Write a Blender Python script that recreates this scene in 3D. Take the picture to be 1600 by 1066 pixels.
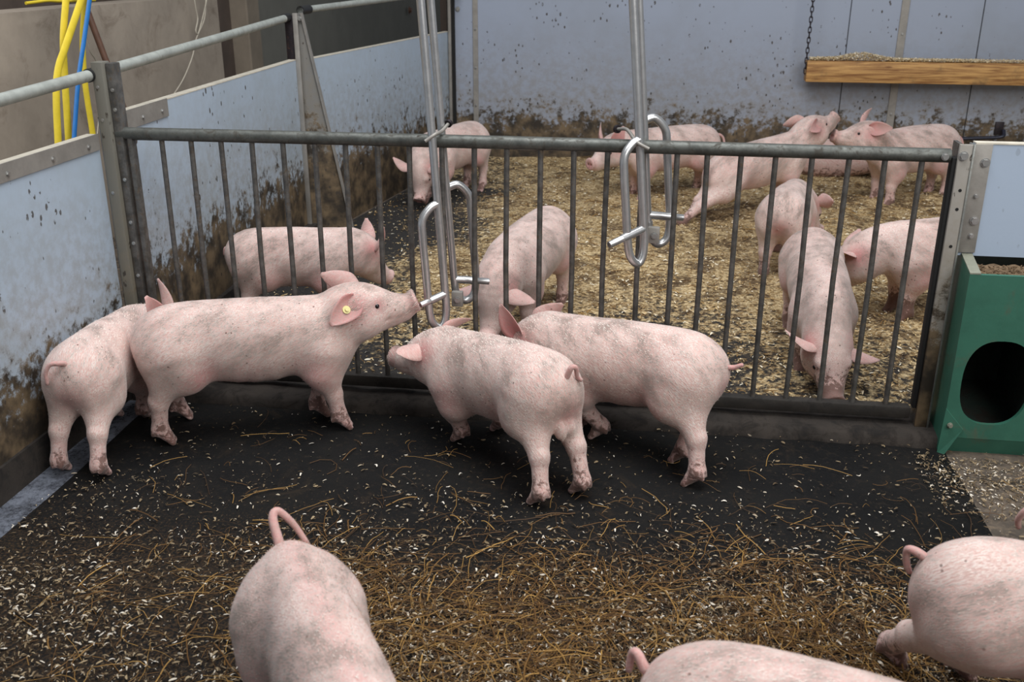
import bpy, math, random
import numpy as np
from mathutils import Vector, Matrix

S = bpy.context.scene
for o in list(bpy.data.objects):
    bpy.data.objects.remove(o)
C = S.collection
PI = math.pi
R = random.Random(7)
NR = np.random.RandomState(11)

# ------------------------------------------------------------------ camera
F_PX = 1555.56
CAM = np.array([1.6308, -2.9728, 1.4084])
YAW, PITCH, ROLL = -0.1387, 0.3685, 0.0023
_F = np.array([math.sin(YAW) * math.cos(PITCH), math.cos(YAW) * math.cos(PITCH), -math.sin(PITCH)])
_R0 = np.array([math.cos(YAW), -math.sin(YAW), 0.0])
_U0 = np.cross(_R0, _F)
_Rt = math.cos(ROLL) * _R0 + math.sin(ROLL) * _U0
_Up = -math.sin(ROLL) * _R0 + math.cos(ROLL) * _U0
cam_d = bpy.data.cameras.new('camera')
cam = bpy.data.objects.new('camera', cam_d)
C.objects.link(cam)
cam_d.sensor_width = 36.0
cam_d.lens = 35.0
cam_d.clip_start = 0.05
cam.matrix_world = Matrix(((_Rt[0], _Up[0], -_F[0], CAM[0]), (_Rt[1], _Up[1], -_F[1], CAM[1]),
                           (_Rt[2], _Up[2], -_F[2], CAM[2]), (0, 0, 0, 1)))
cam_d.dof.use_dof = True
cam_d.dof.focus_distance = 3.1
cam_d.dof.aperture_fstop = 5.6
S.camera = cam


def at(px, py, x=None, y=None, z=None):
    """the point of the place that a pixel looks at, on a plane x=, y= or z="""
    d = _F + _Rt * (px - 800) / F_PX - _Up * (py - 533) / F_PX
    for ax, v in ((0, x), (1, y), (2, z)):
        if v is not None:
            return CAM + d * (v - CAM[ax]) / d[ax]


# ------------------------------------------------------------------ light
w = bpy.data.worlds.new('barn_daylight')
S.world = w
w.use_nodes = True
bg = w.node_tree.nodes['Background']
bg.inputs[0].default_value = (0.86, 0.93, 1.0, 1)
bg.inputs[1].default_value = 0.21


def area(name, loc, target, sx, sy, power, col):
    l = bpy.data.lights.new(name, 'AREA')
    l.shape = 'RECTANGLE'
    l.size, l.size_y = sx, sy
    l.energy = power
    l.color = col
    o = bpy.data.objects.new(name, l)
    C.objects.link(o)
    o.location = loc
    o.rotation_euler = (Vector(target) - Vector(loc)).to_track_quat('-Z', 'Y').to_euler()


area('barn_opening_daylight', (4.6, -3.6, 3.6), (1.0, 0.6, 0.2), 3.5, 2.4, 165, (1.0, 0.98, 0.95))
area('roof_light_daylight', (1.3, -0.4, 4.6), (1.3, 0.6, 0.0), 3.5, 3.0, 220, (0.97, 0.98, 1.0))

S.view_settings.view_transform = 'Standard'
S.view_settings.look = 'None'
S.view_settings.gamma = 1.0
S.view_settings.use_curve_mapping = False
S.view_settings.exposure = 0.08
S.cycles.use_denoising = True
S.cycles.max_bounces = 8


# ------------------------------------------------------------------ helpers
def srgb(r, g, b):
    f = lambda c: (c / 255 / 12.92) if c / 255 <= 0.04045 else ((c / 255 + 0.055) / 1.055) ** 2.4
    return (f(r), f(g), f(b), 1)


class NT:
    """small wrapper to write node materials"""
    def __init__(s, name):
        s.m = bpy.data.materials.new(name)
        s.m.use_nodes = True
        s.t = s.m.node_tree
        s.b = s.t.nodes['Principled BSDF']
        s.co = None

    def n(s, typ, **kw):
        nd = s.t.nodes.new(typ)
        for k, v in kw.items():
            setattr(nd, k, v)
        return nd

    def put(s, sock, v):
        if hasattr(v, 'is_output'):
            s.t.links.new(v, sock)
        else:
            sock.default_value = v

    def pos(s):
        return s.n('ShaderNodeNewGeometry').outputs['Position']

    def obj(s):
        return s.n('ShaderNodeTexCoord').outputs['Object']

    def vm(s, a, b, op='MULTIPLY'):
        nd = s.n('ShaderNodeVectorMath', operation=op)
        s.put(nd.inputs[0], a)
        s.put(nd.inputs[1], b)
        return nd.outputs[0]

    def ma(s, op, a, b=0.0, c=0.0, clamp=False):
        nd = s.n('ShaderNodeMath', operation=op, use_clamp=clamp)
        s.put(nd.inputs[0], a)
        s.put(nd.inputs[1], b)
        s.put(nd.inputs[2], c)
        return nd.outputs[0]

    def sep(s, v):
        nd = s.n('ShaderNodeSeparateXYZ')
        s.put(nd.inputs[0], v)
        return nd.outputs

    def noise(s, v, scale, detail=4, rough=0.6, dist=0.0):
        nd = s.n('ShaderNodeTexNoise')
        s.put(nd.inputs['Vector'], v)
        nd.inputs['Scale'].default_value = scale
        nd.inputs['Detail'].default_value = detail
        nd.inputs['Roughness'].default_value = rough
        nd.inputs['Distortion'].default_value = dist
        return nd.outputs['Fac']

    def voro(s, v, scale, feature='F1'):
        nd = s.n('ShaderNodeTexVoronoi', feature=feature)
        s.put(nd.inputs['Vector'], v)
        nd.inputs['Scale'].default_value = scale
        return nd

    def ramp(s, f, lo, hi, a=0.0, b=1.0):
        nd = s.n('ShaderNodeMapRange', interpolation_type='SMOOTHSTEP')
        s.put(nd.inputs['Value'], f)
        for k, v in zip((1, 2, 3, 4), (lo, hi, a, b)):
            s.put(nd.inputs[k], v)
        return nd.outputs[0]

    def mix(s, f, a, b, mode='MIX'):
        nd = s.n('ShaderNodeMix', data_type='RGBA', blend_type=mode)
        s.put(nd.inputs[0], f)
        s.put(nd.inputs[6], a)
        s.put(nd.inputs[7], b)
        return nd.outputs[2]

    def attr(s, name):
        return s.n('ShaderNodeAttribute', attribute_name=name).outputs['Fac']

    def bump(s, h, strength, dist=0.01):
        nd = s.n('ShaderNodeBump')
        nd.inputs['Strength'].default_value = strength
        nd.inputs['Distance'].default_value = dist
        s.put(nd.inputs['Height'], h)
        s.put(s.b.inputs['Normal'], nd.outputs[0])

    def out(s, col=None, rough=None, metal=None, spec=None):
        for k, v in (('Base Color', col), ('Roughness', rough), ('Metallic', metal), ('Specular IOR Level', spec)):
            if v is not None:
                s.put(s.b.inputs[k], v)
        return s.m


def panel_mat(name, base, dirt_h, dirt_amt, seed):
    """plastic sheet with flung muck: thick crust near the bedding, spatter above"""
    n = NT(name)
    p = n.vm(n.pos(), (seed, seed * 0.7, 0), 'ADD')
    z = n.sep(n.pos())[2]
    big = n.noise(p, 2.2, 3)
    fine = n.noise(p, 26, 6, 0.7)
    mid = n.noise(p, 7, 5, 0.65)
    hz = n.ramp(z, 0.02, dirt_h, 1.0, 0.0)
    crust = n.ma('ADD', n.ma('MULTIPLY', hz, 1.15), n.ma('MULTIPLY', n.ma('SUBTRACT', mid, 0.5), 1.0))
    crust = n.ma('ADD', crust, n.ma('MULTIPLY', n.ma('SUBTRACT', fine, 0.5), 1.5))
    crust = n.ramp(crust, 0.42 + 0.4 * (1 - dirt_amt), 0.72 + 0.4 * (1 - dirt_amt))
    vs = n.vm(p, (1, 1, 0.55))
    sp = n.voro(n.vm(vs, n.vm(n.n('ShaderNodeTexNoise').outputs['Color'], (0.02, 0.02, 0.02)), 'ADD'), 33)
    dots = n.ramp(n.ma('SUBTRACT', sp.outputs['Distance'], n.ma('MULTIPLY', n.ramp(n.noise(p, 5, 3), 0.34, 0.72), 0.25)), -0.02, 0.03, 1.0, 0.0)
    dots = n.ma('MULTIPLY', dots, n.ramp(n.noise(p, 60, 2), 0.38, 0.5))
    dots = n.ma('MULTIPLY', dots, min(1.0, dirt_amt))
    film = n.ma('MULTIPLY', n.ramp(big, 0.42, 0.72), 0.4)
    filmz = n.ma('MULTIPLY', n.ramp(n.ma('ADD', z, n.ma('MULTIPLY', mid, -0.25)), 0.0, dirt_h * 1.4, 1.0, 0.0), n.ramp(fine, 0.35, 0.65, 0.2, 0.75))
    col = n.mix(film, base, (base[0] * 0.82, base[1] * 0.80, base[2] * 0.74, 1))
    col = n.mix(filmz, col, srgb(128, 118, 100))
    mudc = n.mix(n.ramp(n.noise(p, 11, 4), 0.35, 0.7), srgb(46, 39, 31), srgb(116, 98, 74))
    col = n.mix(crust, col, mudc)
    col = n.mix(dots, col, srgb(62, 54, 46))
    n.bump(n.ma('ADD', n.ma('MULTIPLY', crust, 0.6), n.ma('MULTIPLY', fine, 0.2)), 0.4, 0.006)
    return n.out(col, n.ma('ADD', n.ma('MULTIPLY', crust, 0.25), 0.42))


def plain_mat(name, col, rough=0.5, metal=0.0, var=0.25, scale=14, dirt=None, dirt_lo=0.55, dirt_hi=0.75, bump=0.15):
    n = NT(name)
    p = n.pos()
    f = n.noise(p, scale, 5, 0.65)
    c = n.mix(n.ramp(f, 0.3, 0.7), tuple(k * (1 - var) for k in col[:3]) + (1,), tuple(min(1, k * (1 + var)) for k in col[:3]) + (1,))
    r = rough
    if dirt:
        d = n.ramp(n.noise(p, scale * 1.7, 6, 0.7, 0.6), dirt_lo, dirt_hi)
        c = n.mix(d, c, dirt)
        r = n.ma('ADD', n.ma('MULTIPLY', d, 0.3), rough)
        if metal:
            n.put(n.b.inputs['Metallic'], n.ma('MULTIPLY', n.ma('SUBTRACT', 1.0, d), metal))
            metal = None
    n.bump(n.noise(p, scale * 6, 4), bump, 0.003)
    return n.out(c, r, metal)


M = {}
blue = srgb(174, 190, 207)
M['panel'] = panel_mat('panel_plastic', blue, 0.72, 1.15, 0.0)
M['panel_near'] = panel_mat('panel_plastic_near', blue, 0.62, 0.85, 3.1)
M['panel_right'] = panel_mat('panel_plastic_clean', srgb(168, 183, 202), 0.2, 0.2, 7.7)
M['wall_sheet'] = panel_mat('wall_sheet', srgb(152, 161, 178), 0.72, 0.92, 5.3)
M['cream'] = plain_mat('cream_edge', srgb(205, 198, 182), 0.6, 0, 0.12, 20, srgb(140, 120, 90), 0.6, 0.8)
M['galv'] = plain_mat('galvanised', srgb(150, 152, 148), 0.42, 0.75, 0.2, 18, srgb(120, 116, 104), 0.5, 0.75)
M['rail'] = plain_mat('galvanised_rail', srgb(168, 172, 166), 0.5, 0.35, 0.15, 20, srgb(116, 112, 98), 0.55, 0.8)
M['gate'] = plain_mat('gate_steel', srgb(92, 94, 90), 0.5, 0.55, 0.3, 22, srgb(62, 58, 50), 0.48, 0.7)
M['bar'] = plain_mat('gate_bar_steel', srgb(98, 96, 93), 0.45, 0.5, 0.35, 30, srgb(84, 70, 54), 0.5, 0.7)
M['post'] = plain_mat('post_steel', srgb(112, 110, 102), 0.5, 0.5, 0.18, 12, srgb(78, 70, 58), 0.55, 0.8)
M['plate'] = plain_mat('plate_steel', srgb(150, 146, 140), 0.55, 0.4, 0.12, 14, srgb(96, 86, 70), 0.62, 0.85)
M['gusset'] = panel_mat('gusset_steel', srgb(122, 121, 119), 0.95, 1.3, 2.2)
M['post'] = panel_mat('post_steel_mucky', srgb(112, 110, 102), 0.6, 0.9, 4.4)
M['latch_post'] = panel_mat('latch_post_mucky', srgb(150, 146, 140), 0.75, 1.05, 6.1)
M['sole'] = plain_mat('mucky_steel', srgb(46, 42, 38), 0.65, 0.2, 0.3, 16, srgb(30, 27, 24), 0.45, 0.7)
M['chrome'] = plain_mat('stainless', srgb(204, 204, 204), 0.32, 0.85, 0.08, 25, srgb(150, 146, 136), 0.62, 0.85, 0.05)
M['bolt'] = plain_mat('bolt_zinc', srgb(178, 178, 176), 0.35, 0.8, 0.1, 40)
M['dark'] = plain_mat('hole_dark', srgb(18, 18, 18), 0.8, 0, 0.1)
M['rubber'] = plain_mat('black_rubber', srgb(30, 30, 31), 0.5, 0, 0.2, 20)
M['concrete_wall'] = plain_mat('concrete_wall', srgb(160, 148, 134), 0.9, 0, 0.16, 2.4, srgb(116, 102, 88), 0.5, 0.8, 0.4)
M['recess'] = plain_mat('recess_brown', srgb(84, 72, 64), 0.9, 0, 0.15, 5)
M['pillar'] = plain_mat('pillar_tan', srgb(128, 117, 103), 0.85, 0, 0.12, 5)
M['greyboard'] = plain_mat('grey_board', srgb(110, 109, 102), 0.75, 0, 0.08, 3, srgb(94, 90, 80), 0.6, 0.85)
M['sill'] = plain_mat('sill_concrete', srgb(42, 36, 31), 0.9, 0, 0.3, 9, srgb(22, 19, 17), 0.45, 0.7, 0.6)
M['yellow'] = plain_mat('yellow_hose', srgb(226, 200, 52), 0.6, 0, 0.08, 20, srgb(140, 118, 50), 0.62, 0.8)
M['blue'] = plain_mat('blue_hose', srgb(28, 108, 178), 0.55, 0, 0.1, 20)
M['brown'] = plain_mat('brown_pipe', srgb(98, 70, 56), 0.5, 0, 0.15, 20)
M['cord'] = plain_mat('white_cord', srgb(186, 178, 162), 0.8, 0, 0.1, 30)
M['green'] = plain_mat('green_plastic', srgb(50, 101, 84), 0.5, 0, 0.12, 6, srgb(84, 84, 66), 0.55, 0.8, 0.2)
M['green_in'] = plain_mat('trough_shade', srgb(24, 36, 30), 0.8, 0, 0.2, 8, srgb(34, 28, 22), 0.45, 0.65, 0.3)  # shade inside the feeder put into the colour: near-black green with brown patches
M['green_top'] = plain_mat('worn_rim', srgb(128, 130, 116), 0.6, 0, 0.15, 20)
M['iron'] = plain_mat('dark_iron', srgb(52, 46, 50), 0.5, 0.6, 0.2, 30, srgb(84, 54, 38), 0.55, 0.75)
M['black_bar'] = plain_mat('black_bar', srgb(46, 48, 62), 0.35, 0.3, 0.15, 30)
M['pellet'] = plain_mat('feed_pellet', srgb(142, 118, 92), 0.85, 0, 0.35, 60)
M['eye'] = plain_mat('eye_dark', srgb(26, 20, 22), 0.1, 0, 0.2, 60, bump=0.0)
M['tag'] = plain_mat('tag_yellow', srgb(226, 214, 150), 0.4, 0, 0.05, 60, bump=0.0)


def _wood():
    n = NT('plank_wood')
    p = n.pos()
    g = n.noise(n.vm(p, (2.5, 20, 42)), 1.6, 5, 0.6, 0.6)
    c = n.mix(n.ramp(g, 0.3, 0.7), srgb(128, 84, 44), srgb(206, 160, 98))
    c = n.mix(n.ramp(n.noise(p, 7, 4), 0.56, 0.78), c, srgb(120, 94, 62))
    k = n.voro(n.vm(p, (3.0, 1, 9)), 1.7)
    c = n.mix(n.ramp(k.outputs['Distance'], 0.04, 0.16, 0.75, 0.0), c, srgb(108, 62, 30))
    n.bump(g, 0.3, 0.003)
    return n.out(c, 0.65)


M['wood'] = _wood()


def _floor():
    n = NT('floor_concrete')
    p = n.pos()
    x, y, z = n.sep(p)
    f = n.noise(p, 6, 6, 0.65)
    f2 = n.noise(p, 40, 4)
    c = n.mix(n.ramp(f, 0.3, 0.7), srgb(60, 53, 46), srgb(96, 85, 74))
    c = n.mix(n.ramp(f2, 0.45, 0.75), c, srgb(122, 106, 88))
    n.bump(n.ma('ADD', f, n.ma('MULTIPLY', f2, 0.4)), 0.5, 0.01)
    return n.out(c, 0.8)


def _mat():
    n = NT('rubber_mat')
    p = n.pos()
    f = n.noise(p, 3.5, 5, 0.6)
    f2 = n.noise(p, 55, 4, 0.7)
    c = n.mix(n.ramp(f, 0.35, 0.7), srgb(12, 12, 13), srgb(24, 23, 22))
    c = n.mix(n.ramp(f2, 0.52, 0.8), c, srgb(44, 37, 30))
    yy = n.sep(p)[1]
    cr = n.ma('ADD', n.ma('MULTIPLY', n.ramp(yy, -0.4, -1.1), 0.2), n.noise(p, 130, 4, 0.75))
    c = n.mix(n.ma('MULTIPLY', n.ramp(cr, 0.64, 0.84), 0.6), c, srgb(84, 64, 42))
    c = n.mix(n.ma('MULTIPLY', n.ramp(n.noise(p, 6, 5, 0.7, 0.8), 0.56, 0.75), 0.55), c, srgb(52, 42, 32))
    n.bump(n.ma('ADD', n.ma('MULTIPLY', f, 0.4), f2), 0.5, 0.006)
    return n.out(c, n.ramp(f, 0.3, 0.7, 0.65, 0.9), spec=0.18)


def _wet():
    n = NT('wet_concrete')
    p = n.pos()
    f = n.noise(p, 9, 5, 0.6)
    f2 = n.noise(n.vm(p, (1, 1, 1)), 70, 5, 0.75)
    c = n.mix(n.ramp(n.ma('ADD', n.ma('MULTIPLY', f, 0.5), n.ma('MULTIPLY', f2, 0.5)), 0.35, 0.62), srgb(44, 46, 52), srgb(112, 117, 128))
    n.bump(f2, 0.6, 0.008)
    return n.out(c, n.ramp(f2, 0.35, 0.6, 0.2, 0.45))


def _bed():
    n = NT('shavings_bed')
    p = n.pos()
    v = n.voro(n.vm(p, (1, 1, 1)), 95)
    f = n.noise(p, 3.0, 5, 0.6)
    f2 = n.noise(p, 34, 5, 0.7)
    hsv = n.sep(v.outputs['Color'])
    c = n.mix(hsv[0], srgb(134, 104, 60), srgb(228, 204, 158))
    c = n.mix(n.ma('MULTIPLY', n.ramp(n.ma('ADD', n.ma('MULTIPLY', f2, 0.4), n.ma('MULTIPLY', n.noise(p, 7.5, 4, 0.6, 0.5), 0.6)), 0.45, 0.60), 0.88), c, srgb(70, 46, 20))
    bare = n.ramp(n.ma('ADD', n.attr('bare'), n.ma('MULTIPLY', n.ma('SUBTRACT', f2, 0.5), 2.4)), 0.3, 0.75)
    c = n.mix(bare, c, srgb(36, 33, 31))
    n.bump(n.ma('ADD', v.outputs['Distance'], f2), 0.8, 0.01)
    return n.out(c, 0.85)


M['floor'], M['mat'], M['wet'], M['bed'] = _floor(), _mat(), _wet(), _bed()


def _flake(name, a, b, c_):
    n = NT(name)
    k = n.attr('tone')
    c = n.mix(n.ramp(k, 0.0, 0.6), a, b)
    c = n.mix(n.ramp(k, 0.6, 1.0), c, c_)
    return n.out(c, 0.75)


M['flake'] = _flake('pale_shaving', srgb(134, 104, 58), srgb(216, 188, 138), srgb(246, 238, 216))
M['flake_front'] = _flake('scattered_shaving', srgb(84, 66, 42), srgb(158, 138, 106), srgb(230, 222, 208))
M['flake_pale'] = _flake('fresh_shaving', srgb(196, 172, 130), srgb(226, 208, 170), srgb(246, 236, 214))
M['straw'] = _flake('straw_stalk', srgb(58, 40, 22), srgb(112, 78, 36), srgb(178, 138, 74))


def _pig():
    n = NT('pig_skin')
    oc = n.obj()
    inf = n.n('ShaderNodeObjectInfo')
    rv = n.ma('MULTIPLY', inf.outputs['Random'], 23.0)
    cmb = n.n('ShaderNodeCombineXYZ')
    n.put(cmb.inputs[0], rv)
    p = n.vm(oc, cmb.outputs[0], 'ADD')
    px_, py_, pz_ = n.sep(p)
    al = n.ma('ADD', n.ma('MULTIPLY', px_, 0.8), n.ma('MULTIPLY', pz_, 0.6))
    ac = n.ma('SUBTRACT', n.ma('MULTIPLY', pz_, 0.8), n.ma('MULTIPLY', px_, 0.6))
    cv = n.n('ShaderNodeCombineXYZ')
    n.put(cv.inputs[0], n.ma('MULTIPLY', al, 62.0))
    n.put(cv.inputs[1], n.ma('MULTIPLY', py_, 330.0))
    n.put(cv.inputs[2], n.ma('MULTIPLY', ac, 360.0))
    streak = n.noise(cv.outputs[0], 1.0, 4, 0.65)
    cg = n.n('ShaderNodeCombineXYZ')
    n.put(cg.inputs[0], n.ma('MULTIPLY', al, 6.0))
    n.put(cg.inputs[1], n.ma('MULTIPLY', py_, 14.0))
    n.put(cg.inputs[2], n.ma('MULTIPLY', ac, 15.0))
    patchs = n.noise(cg.outputs[0], 1.0, 5, 0.65)
    soft = n.noise(p, 5, 4, 0.55)
    patch = n.noise(p, 9, 5, 0.65, 0.3)
    fine = n.noise(p, 90, 3)
    pink = n.attr('pink')
    mud = n.attr('mud')
    base = n.mix(n.ramp(soft, 0.35, 0.65), srgb(208, 170, 161), srgb(212, 183, 174))
    pf = n.ma('ADD', pink, n.ma('MULTIPLY', n.ma('SUBTRACT', soft, 0.5), 1.3), clamp=True)
    base = n.mix(pf, base, srgb(196, 132, 130))
    # pale coat lying over the skin
    coat = n.ma('MULTIPLY', n.ramp(streak, 0.42, 0.62), n.ma('SUBTRACT', 0.72, n.ma('MULTIPLY', pink, 0.75), clamp=True))
    base = n.mix(coat, base, srgb(240, 230, 222))
    base = n.mix(n.ramp(streak, 0.42, 0.28, 0.0, 0.4), base, srgb(158, 126, 118))
    # grey brown grime on the flanks and back
    g = n.ma('MULTIPLY', n.ramp(n.ma('ADD', patchs, n.ma('MULTIPLY', n.ma('SUBTRACT', streak, 0.5), 0.9)), 0.41, 0.70), 0.85)
    g = n.ma('MULTIPLY', g, n.ma('ADD', n.attr('grime'), 0.25, clamp=True))
    base = n.mix(g, base, srgb(136, 121, 112))
    # small specks of dung
    v = n.voro(p, 46)
    sp = n.ma('MULTIPLY', n.ramp(v.outputs['Distance'], 0.1, 0.16, 1.0, 0.0), n.ramp(n.noise(p, 7, 2), 0.48, 0.6))
    base = n.mix(n.ma('MULTIPLY', sp, 0.75), base, srgb(98, 70, 60))
    # muddy legs
    mm = n.ma('ADD', n.ma('MULTIPLY', mud, 0.75), n.ma('MULTIPLY', n.ma('SUBTRACT', n.noise(p, 42, 6, 0.7, 0.4), 0.5), 2.6))
    base = n.mix(n.ma('MULTIPLY', n.ramp(mm, 0.5, 0.8), 0.85), base, srgb(96, 66, 56))
    n.bump(n.ma('ADD', streak, n.ma('MULTIPLY', fine, 0.25)), 0.32, 0.006)
    n.put(n.b.inputs['Subsurface Weight'], 0.18)
    n.put(n.b.inputs['Subsurface Radius'], (1.0, 0.4, 0.3))
    n.put(n.b.inputs['Subsurface Scale'], 0.012)
    n.put(n.b.inputs['Sheen Weight'], 0.25)
    n.put(n.b.inputs['Sheen Roughness'], 0.5)
    n.put(n.b.inputs['Sheen Tint'], (1, 0.95, 0.9, 1))
    return n.out(base, 0.6, spec=0.3)


M['pig'] = _pig()
_n = NT('bristle_white')
M['bristle'] = _n.out(srgb(250, 240, 230), 0.5)


class MB:
    def __init__(s):
        s.v, s.f = [], []

    def add(s, vs, fs):
        k = len(s.v)
        s.v += [tuple(float(c) for c in v) for v in vs]
        s.f += [tuple(i + k for i in f) for f in fs]
        return s

    def box(s, c, d, rot=None, bev=0.0):
        x, y, z = (k / 2 for k in d)
        if bev > 0:
            b = min(bev, x * 0.9, y * 0.9, z * 0.9)
            vs, fs = [], []
            import bmesh
            bm = bmesh.new()
            bmesh.ops.create_cube(bm, size=1)
            for q in bm.verts:
                q.co = Vector((q.co.x * d[0], q.co.y * d[1], q.co.z * d[2]))
            bmesh.ops.bevel(bm, geom=list(bm.edges), offset=b, segments=2, affect='EDGES', profile=0.5)
            bm.verts.index_update()
            vs = [q.co.copy() for q in bm.verts]
            fs = [tuple(q.index for q in f.verts) for f in bm.faces]
            bm.free()
        else:
            vs = [Vector((i * x, j * y, k * z)) for i in (-1, 1) for j in (-1, 1) for k in (-1, 1)]
            fs = [(0, 1, 3, 2), (4, 6, 7, 5), (0, 4, 5, 1), (2, 3, 7, 6), (0, 2, 6, 4), (1, 5, 7, 3)]
        if rot is not None:
            vs = [rot @ q for q in vs]
        c = Vector(c)
        return s.add([q + c for q in vs], fs)

    def prism(s, pts, off):
        """closed polygon pts swept by the vector off"""
        n = len(pts)
        o = np.array(off)
        vs = [np.array(p) for p in pts] + [np.array(p) + o for p in pts]
        fs = [tuple(range(n))[::-1], tuple(range(n, 2 * n))] + [(i, (i + 1) % n, n + (i + 1) % n, n + i) for i in range(n)]
        return s.add(vs, fs)

    def tube(s, pts, r, seg=12, caps=True, closed=False, flat=1.0):
        pts = [Vector(p) for p in pts]
        n = len(pts)
        rs = r if hasattr(r, '__len__') else [r] * n
        vs, fs = [], []
        prev = None
        for i, p in enumerate(pts):
            if closed:
                t = pts[(i + 1) % n] - pts[i - 1]
            else:
                t = pts[min(i + 1, n - 1)] - pts[max(i - 1, 0)]
            t.normalize()
            if prev is None:
                u = t.orthogonal() if abs(t.z) > 0.95 else t.cross(Vector((0, 0, 1)))
            else:
                u = prev - t * prev.dot(t)
            u.normalize()
            prev = u
            q = t.cross(u)
            for k in range(seg):
                a = 2 * PI * k / seg
                vs.append(p + (u * math.cos(a) + q * math.sin(a) * flat) * rs[i])
        m = n if closed else n - 1
        for i in range(m):
            j = (i + 1) % n
            for k in range(seg):
                fs.append((i * seg + k, i * seg + (k + 1) % seg, j * seg + (k + 1) % seg, j * seg + k))
        if caps and not closed:
            fs.append(tuple(range(seg))[::-1])
            fs.append(tuple(range((n - 1) * seg, n * seg)))
        return s.add(vs, fs)

    def cyl(s, a, b, r, seg=14):
        return s.tube([a, b], r, seg)

    def build(s, name, mat, parent=None, smooth=None):
        me = bpy.data.meshes.new(name)
        me.from_pydata(s.v, [], s.f)
        me.materials.append(mat)
        import bmesh
        bm = bmesh.new()
        bm.from_mesh(me)
        bmesh.ops.recalc_face_normals(bm, faces=bm.faces)
        bm.to_mesh(me)
        bm.free()
        o = bpy.data.objects.new(name, me)
        C.objects.link(o)
        if smooth:
            me.polygons.foreach_set('use_smooth', [True] * len(me.polygons))
            me.set_sharp_from_angle(angle=math.radians(smooth))
        if parent:
            o.parent = parent
            o.matrix_parent_inverse = parent.matrix_world.inverted()
        return o


def spline(pts, n=8):
    """smooth curve through points"""
    P = [np.array(p, float) for p in pts]
    P = [2 * P[0] - P[1]] + P + [2 * P[-1] - P[-2]]
    out = []
    for i in range(1, len(P) - 2):
        for k in range(n):
            t = k / n
            out.append(0.5 * (2 * P[i] + (P[i + 1] - P[i - 1]) * t + (2 * P[i - 1] - 5 * P[i] + 4 * P[i + 1] - P[i + 2]) * t * t
                              + (-P[i - 1] + 3 * P[i] - 3 * P[i + 1] + P[i + 2]) * t ** 3))
    out.append(P[-2])
    return out


def tag(o, label, cat, group=None, kind=None):
    o['label'] = label
    o['category'] = cat
    if group:
        o['group'] = group
    if kind:
        o['kind'] = kind
    return o


def structure(o):
    o['kind'] = 'structure'
    return o


def empty(name, loc, label, cat, group=None):
    o = bpy.data.objects.new(name, None)
    o.empty_display_size = 0.05
    C.objects.link(o)
    o.location = loc
    o.matrix_world = Matrix.Translation(loc)
    return tag(o, label, cat, group)


def hexbolt(c, axis, r=0.009, h=0.006):
    a = Vector(axis).normalized()
    c = Vector(c)
    m = MB()
    m.tube([c - a * 0.002, c + a * h * 0.4], r * 1.35, 14)
    m.tube([c + a * h * 0.4, c + a * h * 1.4], r, 6)
    return m


# ------------------------------------------------------------------ large structure
BACK = 4.15
m = MB().box((1.6, 6.5, -0.06), (9.4, 20.4, 0.12))
structure(m.build('floor', M['floor']))

# back wall of sheet panels
m = MB().box((2.87, BACK + 0.04, 1.05), (5.36, 0.08, 2.3))
structure(m.build('wall_back', M['wall_sheet']))
m = MB()
for sx in (at(1324, 60, y=BACK)[0], at(1530, 60, y=BACK)[0]):
    m.box((sx, BACK - 0.0005, 1.05), (0.005, 0.004, 2.3))
structure(m.build('trim_1', M['dark']))
for i, (px, wd, mt) in enumerate(((743, 0.036, 'plate'), (1408, 0.05, 'plate'))):
    sx = at(px, 60, y=BACK)[0]
    m = MB().box((sx, BACK - 0.004, 1.05), (wd, 0.01, 2.3), bev=0.002)
    o = structure(m.build('trim_%d' % (i + 2), M[mt]))
    b = MB()
    for zz in (0.42, 0.68, 0.94, 1.2):
        hb = hexbolt((sx, BACK - 0.009, zz), (0, -1, 0), 0.006)
        b.add(hb.v, hb.f)
    b.build('bolt_row', M['bolt'], o)

# old concrete wall of the alley on the left, with recess, pillar and grey boarding
XW = -1.2
y0r, y1r, y2r = at(345, 60, x=XW)[1], at(388, 60, x=XW)[1], at(407, 60, x=XW)[1]
ztop = at(60, 16, x=XW)[2]
m = MB().box((XW - 0.1, (y0r - 2.6) / 2, ztop / 2), (0.2, y0r + 2.6, ztop))
structure(m.build('wall_left', M['concrete_wall']))
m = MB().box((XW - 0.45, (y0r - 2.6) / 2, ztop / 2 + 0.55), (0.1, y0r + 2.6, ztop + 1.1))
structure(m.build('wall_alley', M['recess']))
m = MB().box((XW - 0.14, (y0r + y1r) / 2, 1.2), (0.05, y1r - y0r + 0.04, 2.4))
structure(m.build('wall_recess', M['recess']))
m = MB().box((XW - 0.06, (y1r + y2r) / 2, 1.2), (0.14, y2r - y1r, 2.4), bev=0.01)
structure(m.build('trim_4', M['pillar']))
m = MB().box((XW - 0.05, (y2r + 16) / 2, 1.2), (0.06, 16 - y2r, 2.4))
structure(m.build('wall_boarding', M['greyboard']))

# kerb under the left panels and wet gutter strip
m = MB().prism([(-0.17, -2.6, 0), (-0.075, -2.6, 0), (-0.085, -2.6, 0.10), (-0.17, -2.6, 0.10)], (0, 4.6, 0))
structure(m.build('trim_5', M['sill']))
m = MB().prism([(-0.20, -2.6, 0.0), (-0.075, -2.6, 0.0), (-0.075, -2.6, 0.006), (-0.20, -2.6, 0.006)], (0, 2.52, 0))
m = MB().box((0.0, -1.335, 0.002), (0.16, 2.45, 0.006))
structure(m.build('trim_6', M['wet']))

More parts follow.
